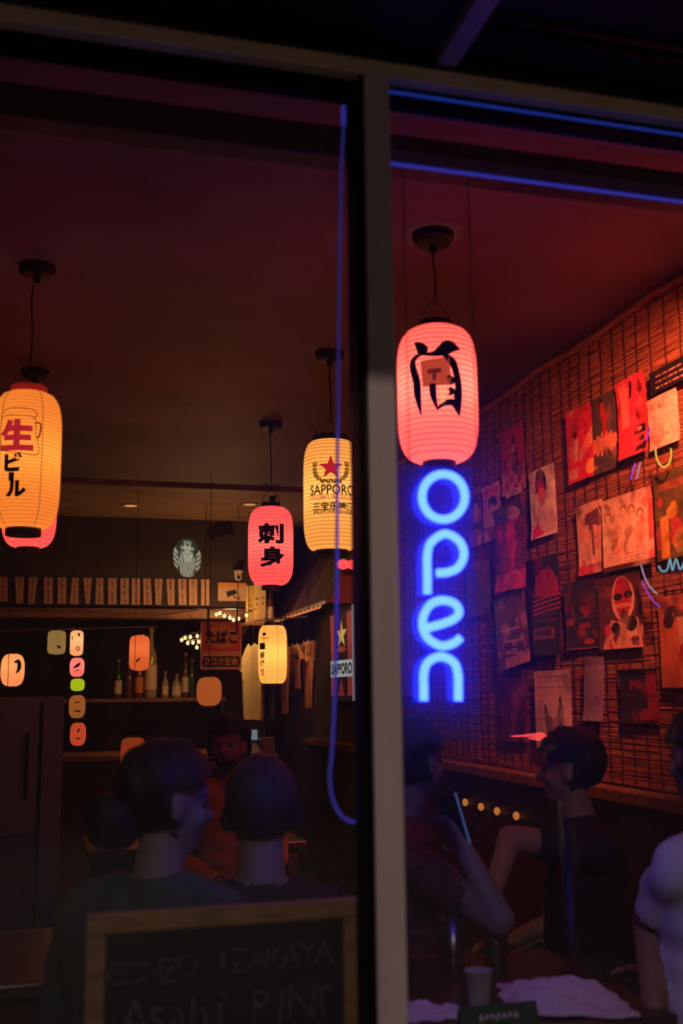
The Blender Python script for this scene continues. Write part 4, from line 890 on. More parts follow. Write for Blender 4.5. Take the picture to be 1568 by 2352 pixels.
# twin red lamps on the wall above
a = atY(797, 1294, 5.21)
tw = thing('red_twin_lamp', 'pair of glowing red bulbs on a wall bracket above the beer poster', 'lamp', (XB - .006, a.y, a.z))
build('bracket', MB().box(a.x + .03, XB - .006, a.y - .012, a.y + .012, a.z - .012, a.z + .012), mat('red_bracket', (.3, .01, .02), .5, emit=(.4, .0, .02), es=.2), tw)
for dx in (-.035, .04): build('red_bulb', MB().ell((a.x + dx, a.y - .02, a.z - .01), .048, .05, .036, 16, 10), emis('red_bulb', (1.6, .10, .10), 1.0), tw, smooth=True)
light('red_glow', 'POINT', (a.x, a.y - .11, a.z), 0.8, (1, .06, .05), .04, tw)
build('bulb_base', MB().box(a.x - .05, a.x + .05, a.y, a.y + .03, a.z - .015, a.z + .015), M_dark, tw)

# ---- small lights at the left of the bar
LY = 6.0
rod = [atY(-60, 1449, LY), atY(365, 1440, LY)]
tag(build('hanging_rod', MB().tube([rod[0], rod[1]], .0055, 8), mat('rod_purple', (.25, .16, .18), .3, .4)), 'thin horizontal rod carrying the small lanterns left of the bar', 'rod')
for p_ in (atY(20, 1447, LY), atY(350, 1440, LY)): pass
def mini(label, xc, yt, yb, wpx, emit, es, marks=None, Y=LY, ytop=1446, name='small_lantern', n=3.0, col=None, ztop=None):
    kk = depth(atY(xc, (yt + yb) / 2, Y)) / FPX; c = atY(xc, (yt + yb) / 2, Y); r = wpx * kk / 2; h = (yb - yt) * kk
    t = thing(name, label, 'lantern', c - Vector((0, 0, h / 2)), 'small lanterns left of the bar')
    key = 'mini_%d_%d_%d_%d' % tuple(int(v * 99) for v in (*emit, es))
    prof = []
    for i in range(25):
        zz = -1 + 2 * i / 24; prof.append((r * (.35 + .65 * max(0, 1 - abs(zz) ** n) ** .5) * (1 - .012 * (i % 2)), zz * h / 2))
    mm = max(emit); tr = tuple(min(.9, .12 + .8 * e / mm) for e in emit)
    build('paper_shade', MB().lathe(c, prof, 28), paper_mat(key, emit, es * (.6 if mm * es > .45 else .95), tr), t, smooth=True)
    if mm * es > .45: light('bulb_light', 'POINT', c + Vector((0, 0, h * .12)), .24 * mm * es * r * r / .0064, (1, .7, .45), r * .3, t)
    build('top_cap', MB().lathe(c + Vector((0, 0, h / 2 - .002)), [(r * .4, 0), (r * .36, .012)], 16), M_blk, t)
    top = ztop or atY(xc, ytop, Y).z
    if top > c.z + h / 2 + .015: build('cord', MB().tube([c + Vector((0, 0, h / 2 + .008)), Vector((c.x, Y, top))], .0022, 5), M_wire, t)
    if marks:
        base = math.atan2(CAM.y - c.y, CAM.x - c.x)
        def mp(x, y):
            zz = max(-.98, min(.98, y / (h / 2))); q_ = r * (.35 + .65 * max(0, 1 - abs(zz) ** n) ** .5) + .0015; a_ = base + x / r
            return c + Vector((q_ * math.cos(a_), q_ * math.sin(a_), y))
        f = Flat()
        for pts, ws in marks: f.brush([(x * r, y * h / 2) for x, y in pts], [w_ * r for w_ in ws])
        place_flat('brush_mark', f, M_ink, t, mp, cut=.02)
    return t
O_ = (.95, .36, .12)
mini('small orange lantern with a curved black brush mark', 29, 1502, 1576, 53, O_, .85, [([(.1, .45), (.5, .5), (.55, .1), (.3, -.2)], [.1, .35, .35, .1])])
mini('low small peach lantern with a black flower mark', 10, 1716, 1798, 66, (.95, .30, .13), .8, [([(.3, .35), (.75, .35)], [.12, .12]), ([(.5, .5), (.5, .1)], [.12, .12]), ([(.3, .15), (.8, .2)], [.14, .14]), ([(.0, -.2), (.3, -.18)], [.12, .14])], ztop=2.965, Y=5.72)
mini('dim grey green lantern hanging from the rod', 130, 1448, 1503, 41, (.16, .14, .06), .5, [([(.1, -.3), (.4, -.5)], [.2, .3])], n=8)
mini('cream capsule lantern at the top of the lantern stack', 176, 1448, 1506, 30, (.85, .45, .20), .95, [([(-.7, .2), (-.75, .5)], [.12, .2]), ([(.25, .75), (.35, .5)], [.35, .2]), ([(-.05, -.45), (.2, -.3), (.45, -.45), (.2, -.62), (-.05, -.45)], [.12] * 5)], n=8)
mini('small pink lantern with a black stroke in the lantern stack', 177, 1511, 1554, 33, (.9, .20, .18), .9, [([(-.5, -.1), (.1, .2), (.4, .45)], [.15, .4, .15]), ([(-.3, -.4), (.3, -.3)], [.1, .15])], ytop=1504)
mini('small lime green lantern in the lantern stack', 178, 1559, 1587, 32, (.30, .38, .01), .75, None, ytop=1552)
mini('dull ochre lantern with faint marks in the lantern stack', 177, 1597, 1649, 37, (.22, .10, .022), .6, [([(-.3, .35), (.3, .42)], [.12, .14]), ([(-.4, -.35), (.4, -.4)], [.12, .2])], ytop=1586)
mini('rust red lantern at the foot of the lantern stack', 179, 1660, 1712, 36, (.38, .07, .025), .7, [([(-.05, .35), (.12, .3)], [.5, .5]), ([(-.3, -.4), (.3, -.35)], [.1, .16])], ytop=1648)
mini('orange lantern hanging beside the tall pale bottle', 320, 1459, 1540, 46, (.72, .17, .035), .7, [([(-.3, -.5), (.1, -.3)], [.2, .1])], n=7)
mini('dim brown lantern with two dark spots hanging low', 305, 1694, 1777, 56, (.16, .04, .01), .55, [([(-.35, .15), (-.2, .15)], [.3, .3]), ([(.25, .15), (.4, .15)], [.3, .3])], n=6, ztop=2.965, Y=5.75)
mini('dim ochre lantern hanging in front of the bar', 480, 1555, 1621, 58, (.28, .10, .02), .6, None, ztop=3.0, Y=5.2)
# grey green cooler cabinet
GY = 4.3
e = atY(148, 1600, GY)
cb = thing('cooler_cabinet', 'tall grey green cooler cabinet standing below the small lanterns', 'cabinet', (e.x - .5, GY + .3, 0))
M_gg = mat('cooler_paint', (.22, .36, .22), .5, noise=.15, nscale=3)
build('body', MB().box(e.x - 1.1, e.x, GY, GY + .6, .06, e.z), M_gg, cb, bevel=.01); build('plinth', MB().box(e.x - 1.08, e.x - .02, GY + .03, GY + .58, 0, .06), M_blk, cb)
d0 = build('door', MB().box(e.x - 1.09, e.x - .13, GY - .02, GY, .75, e.z - .03), M_gg, cb, bevel=.005); build('door_handle', MB().tube([(e.x - .19, GY - .045, .95), (e.x - .19, GY - .045, 1.3)], .01, 8), M_dark, d0)
build('lower_door', MB().box(e.x - 1.09, e.x - .13, GY - .02, GY, .12, .73), mat('cooler_paint_dark', (.09, .11, .10), .5), cb, bevel=.005)
build('side_post', MB().box(e.x - .125, e.x - .11, GY - .025, GY, .1, e.z - .03), M_blk, cb)

# ================================================================== TABLES, CHALKBOARD, THINGS ON THE TABLES
def table(label, x0, x1, y0, y1, z, m):
    t = thing('dining_table', label, 'table', ((x0 + x1) / 2, (y0 + y1) / 2, 0), 'wooden dining tables')
    build('top', MB().box(x0, x1, y0, y1, z - .035, z), m, t, bevel=.005)
    build('apron', MB().box(x0 + .05, x1 - .05, y0 + .05, y1 - .05, z - .10, z - .036), M_dwood, t)
    for x in (x0 + .04, x1 - .09):
        for y in (y0 + .04, y1 - .09): build('leg', MB().box(x, x + .05, y, y + .05, 0, z - .036), M_dwood, t)
    return t
M_tt = mat('table_top', (.06, .025, .018), .28, noise=.4, nscale=5, stretch=(1, 8, 8), spec=.5)
table('dark dining table under the neon sign by the right window', .74, 1.44, .42, 1.10, .75, M_tt)
table('dark dining table behind the chalkboard by the left window', -.45, .80, 1.16, 1.86, .75, M_tt)
table('dark dining table in the middle of the room', .2, 1.3, 3.55, 4.2, .75, M_tt)
def stool(label, x, y, z=.46):
    t = thing('stool', label, 'stool', (x, y, 0), 'round wooden stools')
    build('seat', MB().lathe((x, y, z - .04), [(.15, 0), (.17, .008), (.17, .034), (.155, .04)], 24), M_dwood, t)
    for a_ in range(4):
        q_ = a_ * math.pi / 2 + .78; build('leg', MB().tube([(x + .11 * math.cos(q_), y + .11 * math.sin(q_), z - .04), (x + .16 * math.cos(q_), y + .16 * math.sin(q_), 0)], .014, 8), M_dwood, t)
    build('foot_ring', MB().tube([(x + .145 * math.cos(i * math.pi / 12), y + .145 * math.sin(i * math.pi / 12), .15) for i in range(25)], .008, 6, cap=False), M_dark, t)

# chalkboard inside the left window
KY = .125
def kq(x, y, dy=0): return atY(x, y, KY + dy)
a, b = kq(200, 2103), kq(828, 2064); zt = (a.z + b.z) / 2; zb = .30
kb = thing('chalkboard_sign', 'wood framed chalkboard sign with faint chalk lettering behind the window', 'chalkboard', ((a.x + b.x) / 2, KY, 0))
M_cf = mat('chalkboard_frame', (.34, .20, .08), .6, noise=.4, nscale=6, stretch=(2, 2, 10))
fw = .034
build('board', MB().box(a.x + fw * .8, b.x - fw * .8, KY + .006, KY + .014, zb + fw * .8, zt - fw * .8), mat('slate', (.012, .012, .011), .75, noise=.4, nscale=5), kb)
build('top_rail', MB().box(a.x, b.x, KY, KY + .022, zt - fw, zt), M_cf, kb, bevel=.003); build('bottom_rail', MB().box(a.x, b.x, KY, KY + .022, zb, zb + fw), M_cf, kb, bevel=.003)
for x in (a.x, b.x - fw): build('side_rail', MB().box(x, x + fw, KY, KY + .022, zb + fw, zt - fw), M_cf, kb, bevel=.003)
for x in (a.x + .01, b.x - .04):
    build('leg', MB().box(x, x + .03, KY + .001, KY + .021, 0, zb), M_cf, kb); build('back_leg', MB().bar((x + .015, KY + .03, zt - .06), (x + .015, KY + .20, .0), .025, .018), M_cf, kb)
M_ck = mat('chalk', (.11, .115, .115), .95, noise=.6, nscale=60)
rk = random.Random(11)
def chalk(body, px, py, wpx, hpx, slope, nm):
    k_ = depth(kq(px, py)) / FPX; c_ = kq(px, py); n_ = len(body); f = Flat(); adv = wpx * k_ / n_
    for i, ch in enumerate(body):
        if ch == ' ': continue
        hh = hpx * k_ * rk.uniform(.85, 1.1) * (1.0 if not ch.islower() or ch in 'hli' else .72)
        v, g = text2d(ch, hh, -.008); f.add((v * np.array([.95, 1]), g), (i - n_ / 2 + .5) * adv, rk.uniform(-.004, .004) + (i - n_ / 2) * adv * slope, rk.uniform(-.08, .08))
    place_flat(nm, f, M_ck, kb, lambda x, y: Vector((c_.x + x, KY + .0045, c_.z + y)))
chalk('GONZO IZAKAYA', 512, 2212, 520, 52, .03, 'chalk_lettering'); chalk('Asahi PINT', 530, 2322, 480, 74, .02, 'chalk_lettering')

# glasses and napkins on the window table
TZ = .75
M_glass = glass_mat('drinking_glass', (.85, .82, .84), .10, .28); M_beer = mat('beer', (.10, .035, .01), .15, spec=.5)
def pint(label, x, y, h, fill, foam=False, r=.040, group='glasses on the tables', z=TZ, m=M_beer):
    t = thing('pint_glass', label, 'glass', (x, y, z), group)
    build('glass', MB().lathe((x, y, z), [(r * .72, .0), (r * .74, .004), (r, h), (r * .955, h), (r * .70, .012)], 28, cap=False), M_glass, t, smooth=True)
    build('base', MB().lathe((x, y, z), [(r * .71, .0005), (r * .71, .011)], 24), M_glass, t)
    build('drink', MB().lathe((x, y, z), [(r * .68, .0125), (r * (.69 + .25 * fill), h * fill)], 24), m, t)
    if foam: build('foam', MB().lathe((x, y, z), [(r * (.70 + .24 * fill), h * fill), (r * (.72 + .25 * fill), h * fill + .022), (r * .8, h * fill + .026)], 24), mat('foam', (.6, .5, .42), .9), t)
p_ = atZ(1042, 2232, TZ); pint('empty tall glass with bright reflections on the window table', p_.x, p_.y, .150, .18)
p_ = atZ(1140, 2222, TZ); pint('tall beer glass with a foam head on the window table', p_.x, p_.y, .155, .72, True)
p_ = atZ(1100, 2305, TZ)
cu = thing('paper_cup', 'small grey paper cup in front of the glasses', 'cup', (p_.x, p_.y, TZ))
build('wall', MB().lathe((p_.x, p_.y, TZ), [(.027, 0), (.034, .075), (.036, .077), (.033, .077), (.026, .004)], 24, cap=False), mat('cup_paper', (.34, .29, .28), .8), cu, smooth=True); build('floor', MB().lathe((p_.x, p_.y, TZ), [(.0265, .001), (.0265, .005)], 20), mat('cup_paper', (.34, .29, .28), .8), cu)
def napkin(label, pts, seed, h, name='napkin'):
    rg = np.random.RandomState(seed); P = [atZ(x, y, TZ + .01) for x, y in pts]; (A, B, C_, D) = P; n = 26; mb = MB(); vs = []
    ph = rg.rand(8) * 6.28
    for j in range(n + 1):
        for i in range(n + 1):
            u, v = i / n, j / n; q_ = A * (1 - u) * (1 - v) + B * u * (1 - v) + C_ * u * v + D * (1 - u) * v
            ed = min(1, 6 * min(u, 1 - u, v, 1 - v) + .15)
            z_ = h * ed * (.5 + .25 * math.sin(7 * u + 3 * v + ph[0]) + .18 * math.sin(13 * v - 5 * u + ph[1]) + .15 * abs(math.sin(17 * u + 9 * v + ph[2])))
            vs.append((q_.x + .006 * math.sin(20 * v + ph[3]), q_.y + .008 * math.sin(15 * u + ph[4]), TZ + .002 + max(0, z_)))
    mb.add(vs, [(j * (n + 1) + i, j * (n + 1) + i + 1, (j + 1) * (n + 1) + i + 1, (j + 1) * (n + 1) + i) for j in range(n) for i in range(n)])
    o = build(name, mb, mat('napkin_paper', (.62, .52, .60), .85), smooth=True); return tag(o, label, 'napkin', 'paper on the window table')
napkin('crumpled pale paper wrapper lying across the window table', [(1140, 2252), (1400, 2270), (1480, 2335), (1160, 2325)], 3, .05, 'paper_wrapper')
napkin('folded pale napkin beside the mullion on the window table', [(930, 2300), (1050, 2300), (1060, 2335), (925, 2340)], 8, .02)
# green menu standing at the window edge of the table
p0, p1 = atZ(1065, 2362, TZ), atZ(1238, 2350, TZ); gy = .43
p0, p1 = atY(1062, 2330, gy), atY(1240, 2318, gy)
gm = thing('green_menu', 'dark green folded menu card standing at the table edge', 'menu', ((p0.x + p1.x) / 2, gy, TZ))
zt_ = p0.z + .005
build('front_page', MB().prism([(p0.x, gy, TZ), (p1.x, gy, TZ), (p1.x, gy + .02, max(zt_, TZ + .05)), (p0.x, gy + .02, max(zt_, TZ + .05))], (0, .002, 0)), mat('menu_green', (.02, .06, .03), .5), gm)
build('back_page', MB().prism([(p0.x, gy + .045, TZ), (p1.x, gy + .045, TZ), (p1.x, gy + .023, max(zt_, TZ + .05)), (p0.x, gy + .023, max(zt_, TZ + .05))], (0, .002, 0)), mat('menu_green', (.02, .06, .03), .5), gm)
gs = Flat()
for i in range(7): gs.brush([(-.05 + i * .014, -.006 + .003 * (i % 3)), (-.046 + i * .014, .006), (-.041 + i * .014, -.004 + .004 * (i % 2))], [.003, .006, .003])
place_flat('pale_print', gs, mat('menu_white', (.5, .5, .48), .7), gm, lambda x, y: Vector(((p0.x + p1.x) / 2 + x, gy + .008 + y * .35, TZ + .026 + y)))
# glasses on the left table
for x, y, h, f, lb in ((-.30, 1.35, .13, .5, 'short tumbler on the left table by the cooler'), (-.22, 1.5, .14, .3, 'tumbler half full on the left table'), (.74, 1.30, .12, .6, 'small amber tumbler at the mullion end of the left table'), (.69, 1.5, .15, .6, 'tall tumbler of beer behind the grey haired person')):
    pint(lb, x, y, h, f, False, .034)
def dish(label, x, y, r, z=TZ):
    return tag(build('small_dish', MB().lathe((x, y, z + .0005), [(r * .5, 0), (r * .6, .006), (r, .022), (r * .95, .022), (r * .5, .01)], 28), mat('dish_red', (.35, .05, .03), .3, spec=.5), smooth=True), label, 'dish', 'small dishes')
dish('small lacquer dish at the edge of the left table', .72, 1.215, .05); dish('small lacquer dish in the middle of the left table', .55, 1.62, .06); dish('small lacquer dish on the window table', .86, .92, .05)
# stemmed candle holder added at the mullion end to stand for an orange glint
ch_ = thing('added_candle_holder', 'slim stemmed candle holder added on the left table for an orange glint', 'candle holder', (.75, 1.66, TZ))
build('stem', MB().lathe((.75, 1.66, TZ), [(.035, 0), (.035, .004), (.004, .010), (.004, .11), (.022, .12), (.026, .128)], 20), M_dark, ch_, smooth=True); build('glint_tea_light', MB().lathe((.75, 1.66, TZ + .128), [(.018, 0), (.018, .014)], 16), emis('glint_glow', (.9, .22, .05), .5), ch_)

# ================================================================== PEOPLE
def capsule(mb, p0, r0, p1, r1, seg=14):
    p0, p1 = Vector(p0), Vector(p1); d = (p1 - p0); L = d.length; d = d / L if L > 1e-6 else Vector((0, 0, 1)); pts = []; rs = []
    for i in range(5): t_ = i / 4 * math.pi / 2; pts.append(p0 - d * r0 * math.cos(t_)); rs.append(max(.001, r0 * math.sin(t_)))
    for i in range(5): t_ = i / 4 * math.pi / 2; pts.append(p1 + d * r1 * math.sin(t_)); rs.append(max(.001, r1 * math.cos(t_)))
    mb.tube(pts, rs, seg)

def hand(mb, caps, wrist, d, n, curl, side, tagname='hand', s=1.0):
    """palm from the wrist along d; n is the palm normal (the fingers curl towards n)"""
    d = Vector(d).normalized(); n = (Vector(n) - d * Vector(n).dot(d)).normalized(); sd = d.cross(n) * side
    def cap(a_, ra, b_, rb): capsule(mb, a_, ra, b_, rb, 8); caps.append((a_, ra, b_, rb, tagname))
    for k in (-.024, -.008, .008, .024): cap(wrist + sd * k * .8 * s, .014 * s, wrist + d * .085 * s + sd * k * 1.1 * s, .0115 * s)
    for k, L in zip((-.030, -.010, .010, .029), (.062, .074, .07, .055)):
        p_ = wrist + d * .088 * s + sd * k * s; dd = d.copy()
        for j in range(3):
            dd = (dd * math.cos(curl) + n * math.sin(curl)).normalized() if j else (dd * math.cos(curl * .6) + n * math.sin(curl * .6)).normalized()
            n2 = n - dd * n.dot(dd); q_ = p_ + dd * L * (.45, .32, .25)[j] * s; cap(p_, (.0088 - .0008 * j) * s, q_, (.0082 - .0008 * j) * s); p_ = q_
    tb = wrist + d * .025 * s - sd * .034 * s; t1 = tb + (d * .6 - sd * .6 + n * .35).normalized() * .042 * s; cap(tb, .012 * s, t1, .0098 * s); cap(t1, .0098 * s, t1 + (d * .85 - sd * .1 + n * .4).normalized() * .03 * s, .0085 * s)

def seg_dist(P, a, b):
    ab = b - a; L = max(1e-9, float(ab @ ab)); t = np.clip(((P - a) @ ab) / L, 0, 1); return np.linalg.norm(P - a - t[:, None] * ab, axis=1), t

def person(label, head, face, hip, hipface, skin, top, hair, bottom, arms=None, hairlen=.0, hair_bulk=.016, long_sleeve=True, tilt=0.0, beard=None, group=None, vox=.0095, scale=1.0, hidden_legs=False, lean_shift=0.0):
    """head: centre of the skull; face: yaw (radians) the face looks to; hip: point on the seat; arms: ((elbow, wrist, hand dir, palm normal, curl) or None, ...) for left, right"""
    mb = MB(); caps = []; s = scale
    head = Vector(head); hip = Vector(hip); F = Vector((math.cos(face), math.sin(face), 0)); Rr = Vector((math.sin(face), -math.cos(face), 0)); BF = Vector((math.cos(hipface), math.sin(hipface), 0)); BR = Vector((math.sin(hipface), -math.cos(hipface), 0)); Z = Vector((0, 0, 1))
    def cap(a_, ra, b_, rb, tg): a_, b_ = Vector(a_), Vector(b_); capsule(mb, a_, ra * s, b_, rb * s); caps.append((a_, ra * s, b_, rb * s, tg))
    nb = head - Z * .165 * s - F * .015 * s - BF * .02
    pel = hip + Z * .11; wst = pel * .6 + nb * .4 + BF * .01; chest = pel * .28 + nb * .72 - BF * .01
    for sd in (-1, 1):
        cap(pel + BR * .085 * sd, .115, wst + BR * .065 * sd, .10, 'torso'); cap(wst + BR * .065 * sd, .10, chest + BR * .085 * sd, .108, 'torso')
        cap(chest + BR * .08 * sd, .105, nb + BR * .07 * sd - Z * .075, .075, 'torso'); cap(nb - Z * .03, .055, nb + BR * .165 * sd - Z * .075, .055, 'torso')
    cap(nb - Z * .04, .060, head - Z * .08 * s - F * .012, .052, 'neck')
    # head: skull, face, jaw, nose, brow, ears
    Mh = Matrix((F, Rr, Z)).transposed() @ Matrix.Rotation(tilt, 3, 'Y')
    def hp(x, y, z): return head + Mh @ (Vector((x, y, z)) * s)
    mb.ell(head + Mh @ Vector((-.012, 0, .025)) * s, .098 * s, .078 * s, .098 * s, 20, 14, Mh); caps.append((hp(-.02, 0, .03), .085 * s, hp(.01, 0, .02), .08 * s, 'head'))
    mb.ell(hp(.022, 0, -.03), .068 * s, .064 * s, .085 * s, 20, 14, Mh); caps.append((hp(.03, 0, -.0), .055 * s, hp(.035, 0, -.07), .045 * s, 'head'))
    mb.ell(hp(.048, 0, -.088), .036 * s, .040 * s, .028 * s, 14, 10, Mh)
    capsule(mb, hp(.080, 0, .012), .011 * s, hp(.105, 0, -.030), .015 * s, 10)
    capsule(mb, hp(.080, -.034, .024), .013 * s, hp(.080, .034, .024), .013 * s, 10)
    for sd in (-1, 1):
        mb.ell(hp(-.004, sd * .080, -.012), .022 * s, .012 * s, .034 * s, 12, 10, Mh); mb.ell(hp(.062, sd * .042, -.03), .022 * s, .022 * s, .024 * s, 10, 8, Mh)
    capsule(mb, hp(.082, -.020, -.062), .009 * s, hp(.082, .020, -.062), .009 * s, 8)
    # legs
    for sd in (-1, 1):
        h0 = hip + BR * .09 * sd + Z * .09; kn = hip + BR * .11 * sd + BF * .42 + Z * .06; an = Vector((kn.x, kn.y, .09)) - BF * .03
        cap(h0, .092, kn, .062, 'leg'); cap(kn, .060, an, .042, 'leg'); cap(an - Z * .035, .036, an + BF * .15 - Z * .05, .034, 'foot')
    # arms
    arms = arms or (None, None)
    for sd, A in zip((-1, 1), arms):
        sh = nb + BR * .185 * sd - Z * .085
        if A is None:
            el = sh - Z * .27 - BF * .03 + BR * .05 * sd; wr = hip + BF * .24 + BR * .07 * sd + Z * .185; hd, pn, cu_ = BF - BR * .3 * sd, -Z, .3
        else: el, wr, hd, pn, cu_ = A; el, wr = Vector(el), Vector(wr)
        cap(sh, .056, el, .043, 'upper_arm'); cap(el, .042, wr, .029, 'forearm'); hand(mb, caps, wr, hd, pn, cu_, sd, s=.95 * s)
    me = bpy.data.meshes.new('body'); me.from_pydata([tuple(v) for v in mb.v], [], mb.f)
    o = bpy.data.objects.new('tmp', me); COL.objects.link(o); md = o.modifiers.new('r', 'REMESH'); md.mode = 'VOXEL'; md.voxel_size = vox; md.use_smooth_shade = True
    md2 = o.modifiers.new('s', 'SMOOTH'); md2.factor = .5; md2.iterations = 5
    bpy.context.view_layer.update(); dg = bpy.context.evaluated_depsgraph_get(); bmesh_ = bpy.data.meshes.new_from_object(o.evaluated_get(dg)); bpy.data.objects.remove(o)
    root = Vector((hip.x, hip.y, 0))
    bmesh_.name = 'body'; bmesh_.materials.clear(); bmesh_.materials.append(skin); bmesh_.transform(Matrix.Translation(-root)); bmesh_.polygons.foreach_set('use_smooth', [True] * len(bmesh_.polygons))
    po = bpy.data.objects.new('person', bmesh_); COL.objects.link(po); po.location = root; tag(po, label, 'person', group)
    V = np.empty(len(bmesh_.vertices) * 3); bmesh_.vertices.foreach_get('co', V); V = V.reshape(-1, 3) + np.array(root); N = np.empty(len(V) * 3); bmesh_.vertices.foreach_get('normal', N); N = N.reshape(-1, 3)
    best = np.full(len(V), 9.0); lab = np.zeros(len(V), int); tt = np.zeros(len(V)); names = ['torso', 'neck', 'head', 'leg', 'foot', 'upper_arm', 'forearm', 'hand']
    for a_, ra, b_, rb, tg in caps:
        d_, t_ = seg_dist(V, np.array(a_), np.array(b_)); d_ = d_ - (ra + (rb - ra) * t_); m_ = d_ < best; best[m_] = d_[m_]; lab[m_] = names.index(tg); tt[m_] = t_[m_]
    lab[(lab == names.index('neck')) & (V[:, 2] < nb.z + .012)] = names.index('torso')
    H = (V - np.array(head)) @ np.array(Mh) / s     # head coordinates: x forward, z up
    faces = [tuple(p_.vertices) for p_ in bmesh_.polygons]; FA = np.array([f[:4] if len(f) >= 4 else (*f, f[-1]) for f in faces])
    def shell(nm, mask, off, m):
        sel = mask[FA].all(axis=1); ids = np.unique(FA[sel])
        if not len(ids): return
        mp_ = -np.ones(len(V), int); mp_[ids] = np.arange(len(ids)); P = V[ids] + N[ids] * (off[ids][:, None] if isinstance(off, np.ndarray) else off) - np.array(root)
        me2 = bpy.data.meshes.new(nm); me2.from_pydata(P.tolist(), [], [tuple(dict.fromkeys(mp_[list(f)])) for f, k_ in zip(faces, sel) if k_]); me2.materials.append(m); me2.polygons.foreach_set('use_smooth', [True] * len(me2.polygons))
        so = bpy.data.objects.new(nm, me2); COL.objects.link(so); so.parent = po
    I = names.index
    wob = .003 * np.sin(V[:, 2] * 70 + V[:, 0] * 25) + .002 * np.sin(V[:, 1] * 60)
    slv = (lab == I('upper_arm')) if not long_sleeve else (lab == I('upper_arm')) | ((lab == I('forearm')) & (tt < .92))
    if not long_sleeve: slv = (lab == I('upper_arm')) & (tt < .72)
    shell('shirt', (lab == I('torso')) | slv, .011 + wob, top)
    shell('trousers', (lab == I('leg')) & (tt < 2), .009, bottom); shell('shoe', lab == I('foot'), .008, M_blk)
    hm = (lab == I('head')) & (((H[:, 2] > .052 - .0 * H[:, 0]) & (H[:, 0] < .078)) | ((H[:, 0] < -.012 - .25 * np.minimum(0, H[:, 2])) & (H[:, 2] > -.075)) | ((H[:, 2] > .03) & (H[:, 0] < .05)))
    hair_off = hair_bulk * (1 + .22 * np.sin(H[:, 1] * 70 + H[:, 2] * 60) * np.sin(H[:, 0] * 90)) * np.clip(.35 + (H[:, 2] + .08) * 6, .35, 1.1)
    shell('hair', hm, hair_off, hair)
    if beard: shell('beard', (lab == I('head')) & (H[:, 2] < -.058) & (H[:, 0] > .02) & ~((abs(H[:, 1]) < .02) & (H[:, 2] > -.07)), .004, beard)
    if hairlen:
        hb = MB()
        for k_ in range(9):
            a_ = math.pi * (.5 + k_ / 8); p0 = hp(.075 * math.cos(a_) - .01, .07 * math.sin(a_), .02); p1 = hp(.09 * math.cos(a_) - .02, .085 * math.sin(a_), -.10); p2 = hp(.085 * math.cos(a_) - .03, .08 * math.sin(a_), -.10 - hairlen)
            hb.tube(catmull([p0, p1, p2], 5), [.026] * 10 + [.012], 10)
        build('long_hair', hb, hair, po, smooth=True)
    eb = MB()
    for sd in (-1, 1): build('eye', MB().ell(hp(.080, sd * .031, .004), .010 * s, .013 * s, .007 * s, 10, 8, Mh), mat('eye', (.05, .03, .03), .2), po, smooth=True)
    return po
SK1 = mat('skin_pale', (.20, .135, .12), .6); SK2 = mat('skin_warm', (.28, .14, .08), .55)
HB = mat('hair_black', (.010, .008, .009), .55, bump=.6, nscale=90, stretch=(1, 1, .15)); HG = mat('hair_greying', (.035, .026, .03), .6, bump=.6, nscale=90, stretch=(1, 1, .2))
JN = mat('dark_trousers', (.015, .016, .022), .85)

# grey haired person, back to the window
h = atD(600, 1860, 2.68); hp_ = (h.x - .03, h.y - .03, .46)
person('person with cropped greying hair in a dark plaid jacket, back to the window', h, math.radians(80), hp_, math.radians(85), SK1, mat('plaid_jacket', (.035, .016, .018), .9, noise=.7, nscale=14), HG, JN, hair_bulk=.010, scale=1.08)
stool('round stool under the grey haired person', hp_[0], hp_[1])
# dark haired person in teal, to the left
h = atD(385, 1842, 2.42); hp_ = (h.x - .08, h.y + .0, .46)
p2 = person('person with black hair in a bun and a dim teal top', h, math.radians(12), hp_, math.radians(55), SK1, mat('teal_top', (.035, .06, .057), .9, noise=.3, nscale=8), HB, JN, hair_bulk=.022, tilt=.1)
build('hair_bun', MB().ell(h + Vector((-.12, -.02, -.035)), .07, .06, .066, 18, 12), HB, p2, smooth=True)
stool('round stool under the person in teal', hp_[0], hp_[1])
# man facing the window in an orange shirt
h = atD(524, 1712, 5.0); hp_ = (h.x + .06, h.y + .06, .46)
person('bearded man in an orange shirt facing the window', h, math.radians(-112), hp_, math.radians(-100), SK2, mat('orange_shirt', (.55, .22, .07), .85), HB, JN, hair_bulk=.028, beard=HB)
stool('round stool under the man in the orange shirt', hp_[0], hp_[1])
# person with the phone
h = atD(950, 1752, 3.3); hp_ = (h.x - .04, h.y + .02, .46)
ph_c = atD(1040, 1885, 2.98)
wr = atD(1072, 1962, 2.93); el = atD(1150, 2115, 2.86)
person('person in a dark red hoodie holding a phone up beside the neon sign', h, math.radians(22), hp_, math.radians(-25), SK1, mat('red_hoodie', (.15, .03, .035), .9, noise=.4, nscale=30, stretch=(.2, .2, 4)), HB, JN,
       arms=(None, (el, wr, (ph_c + Vector((0, 0, -.03)) - wr), Vector((-.8, .3, .3)), .55)), hair_bulk=.022, long_sleeve=False)
stool('round stool under the person with the phone', hp_[0], hp_[1])
phn = thing('phone', 'black phone held upright in the hand by the neon sign', 'phone', ph_c)
dn = (atD(1078, 1933, 2.95) - atD(1046, 1823, 2.99)).normalized(); ac = Vector((.5, -.86, .0)); ac = (ac - dn * ac.dot(dn)).normalized(); nn = dn.cross(ac)
build('body', MB().obox(ph_c, dn * .073, ac * .036, nn * .004), mat('phone_black', (.012, .012, .016), .3, spec=.5), phn, bevel=.003)
build('screen', MB().obox(ph_c + nn * .0043, dn * .069, ac * .033, nn * .0004), mat('phone_screen', (.01, .012, .02), .15, spec=.6), phn)
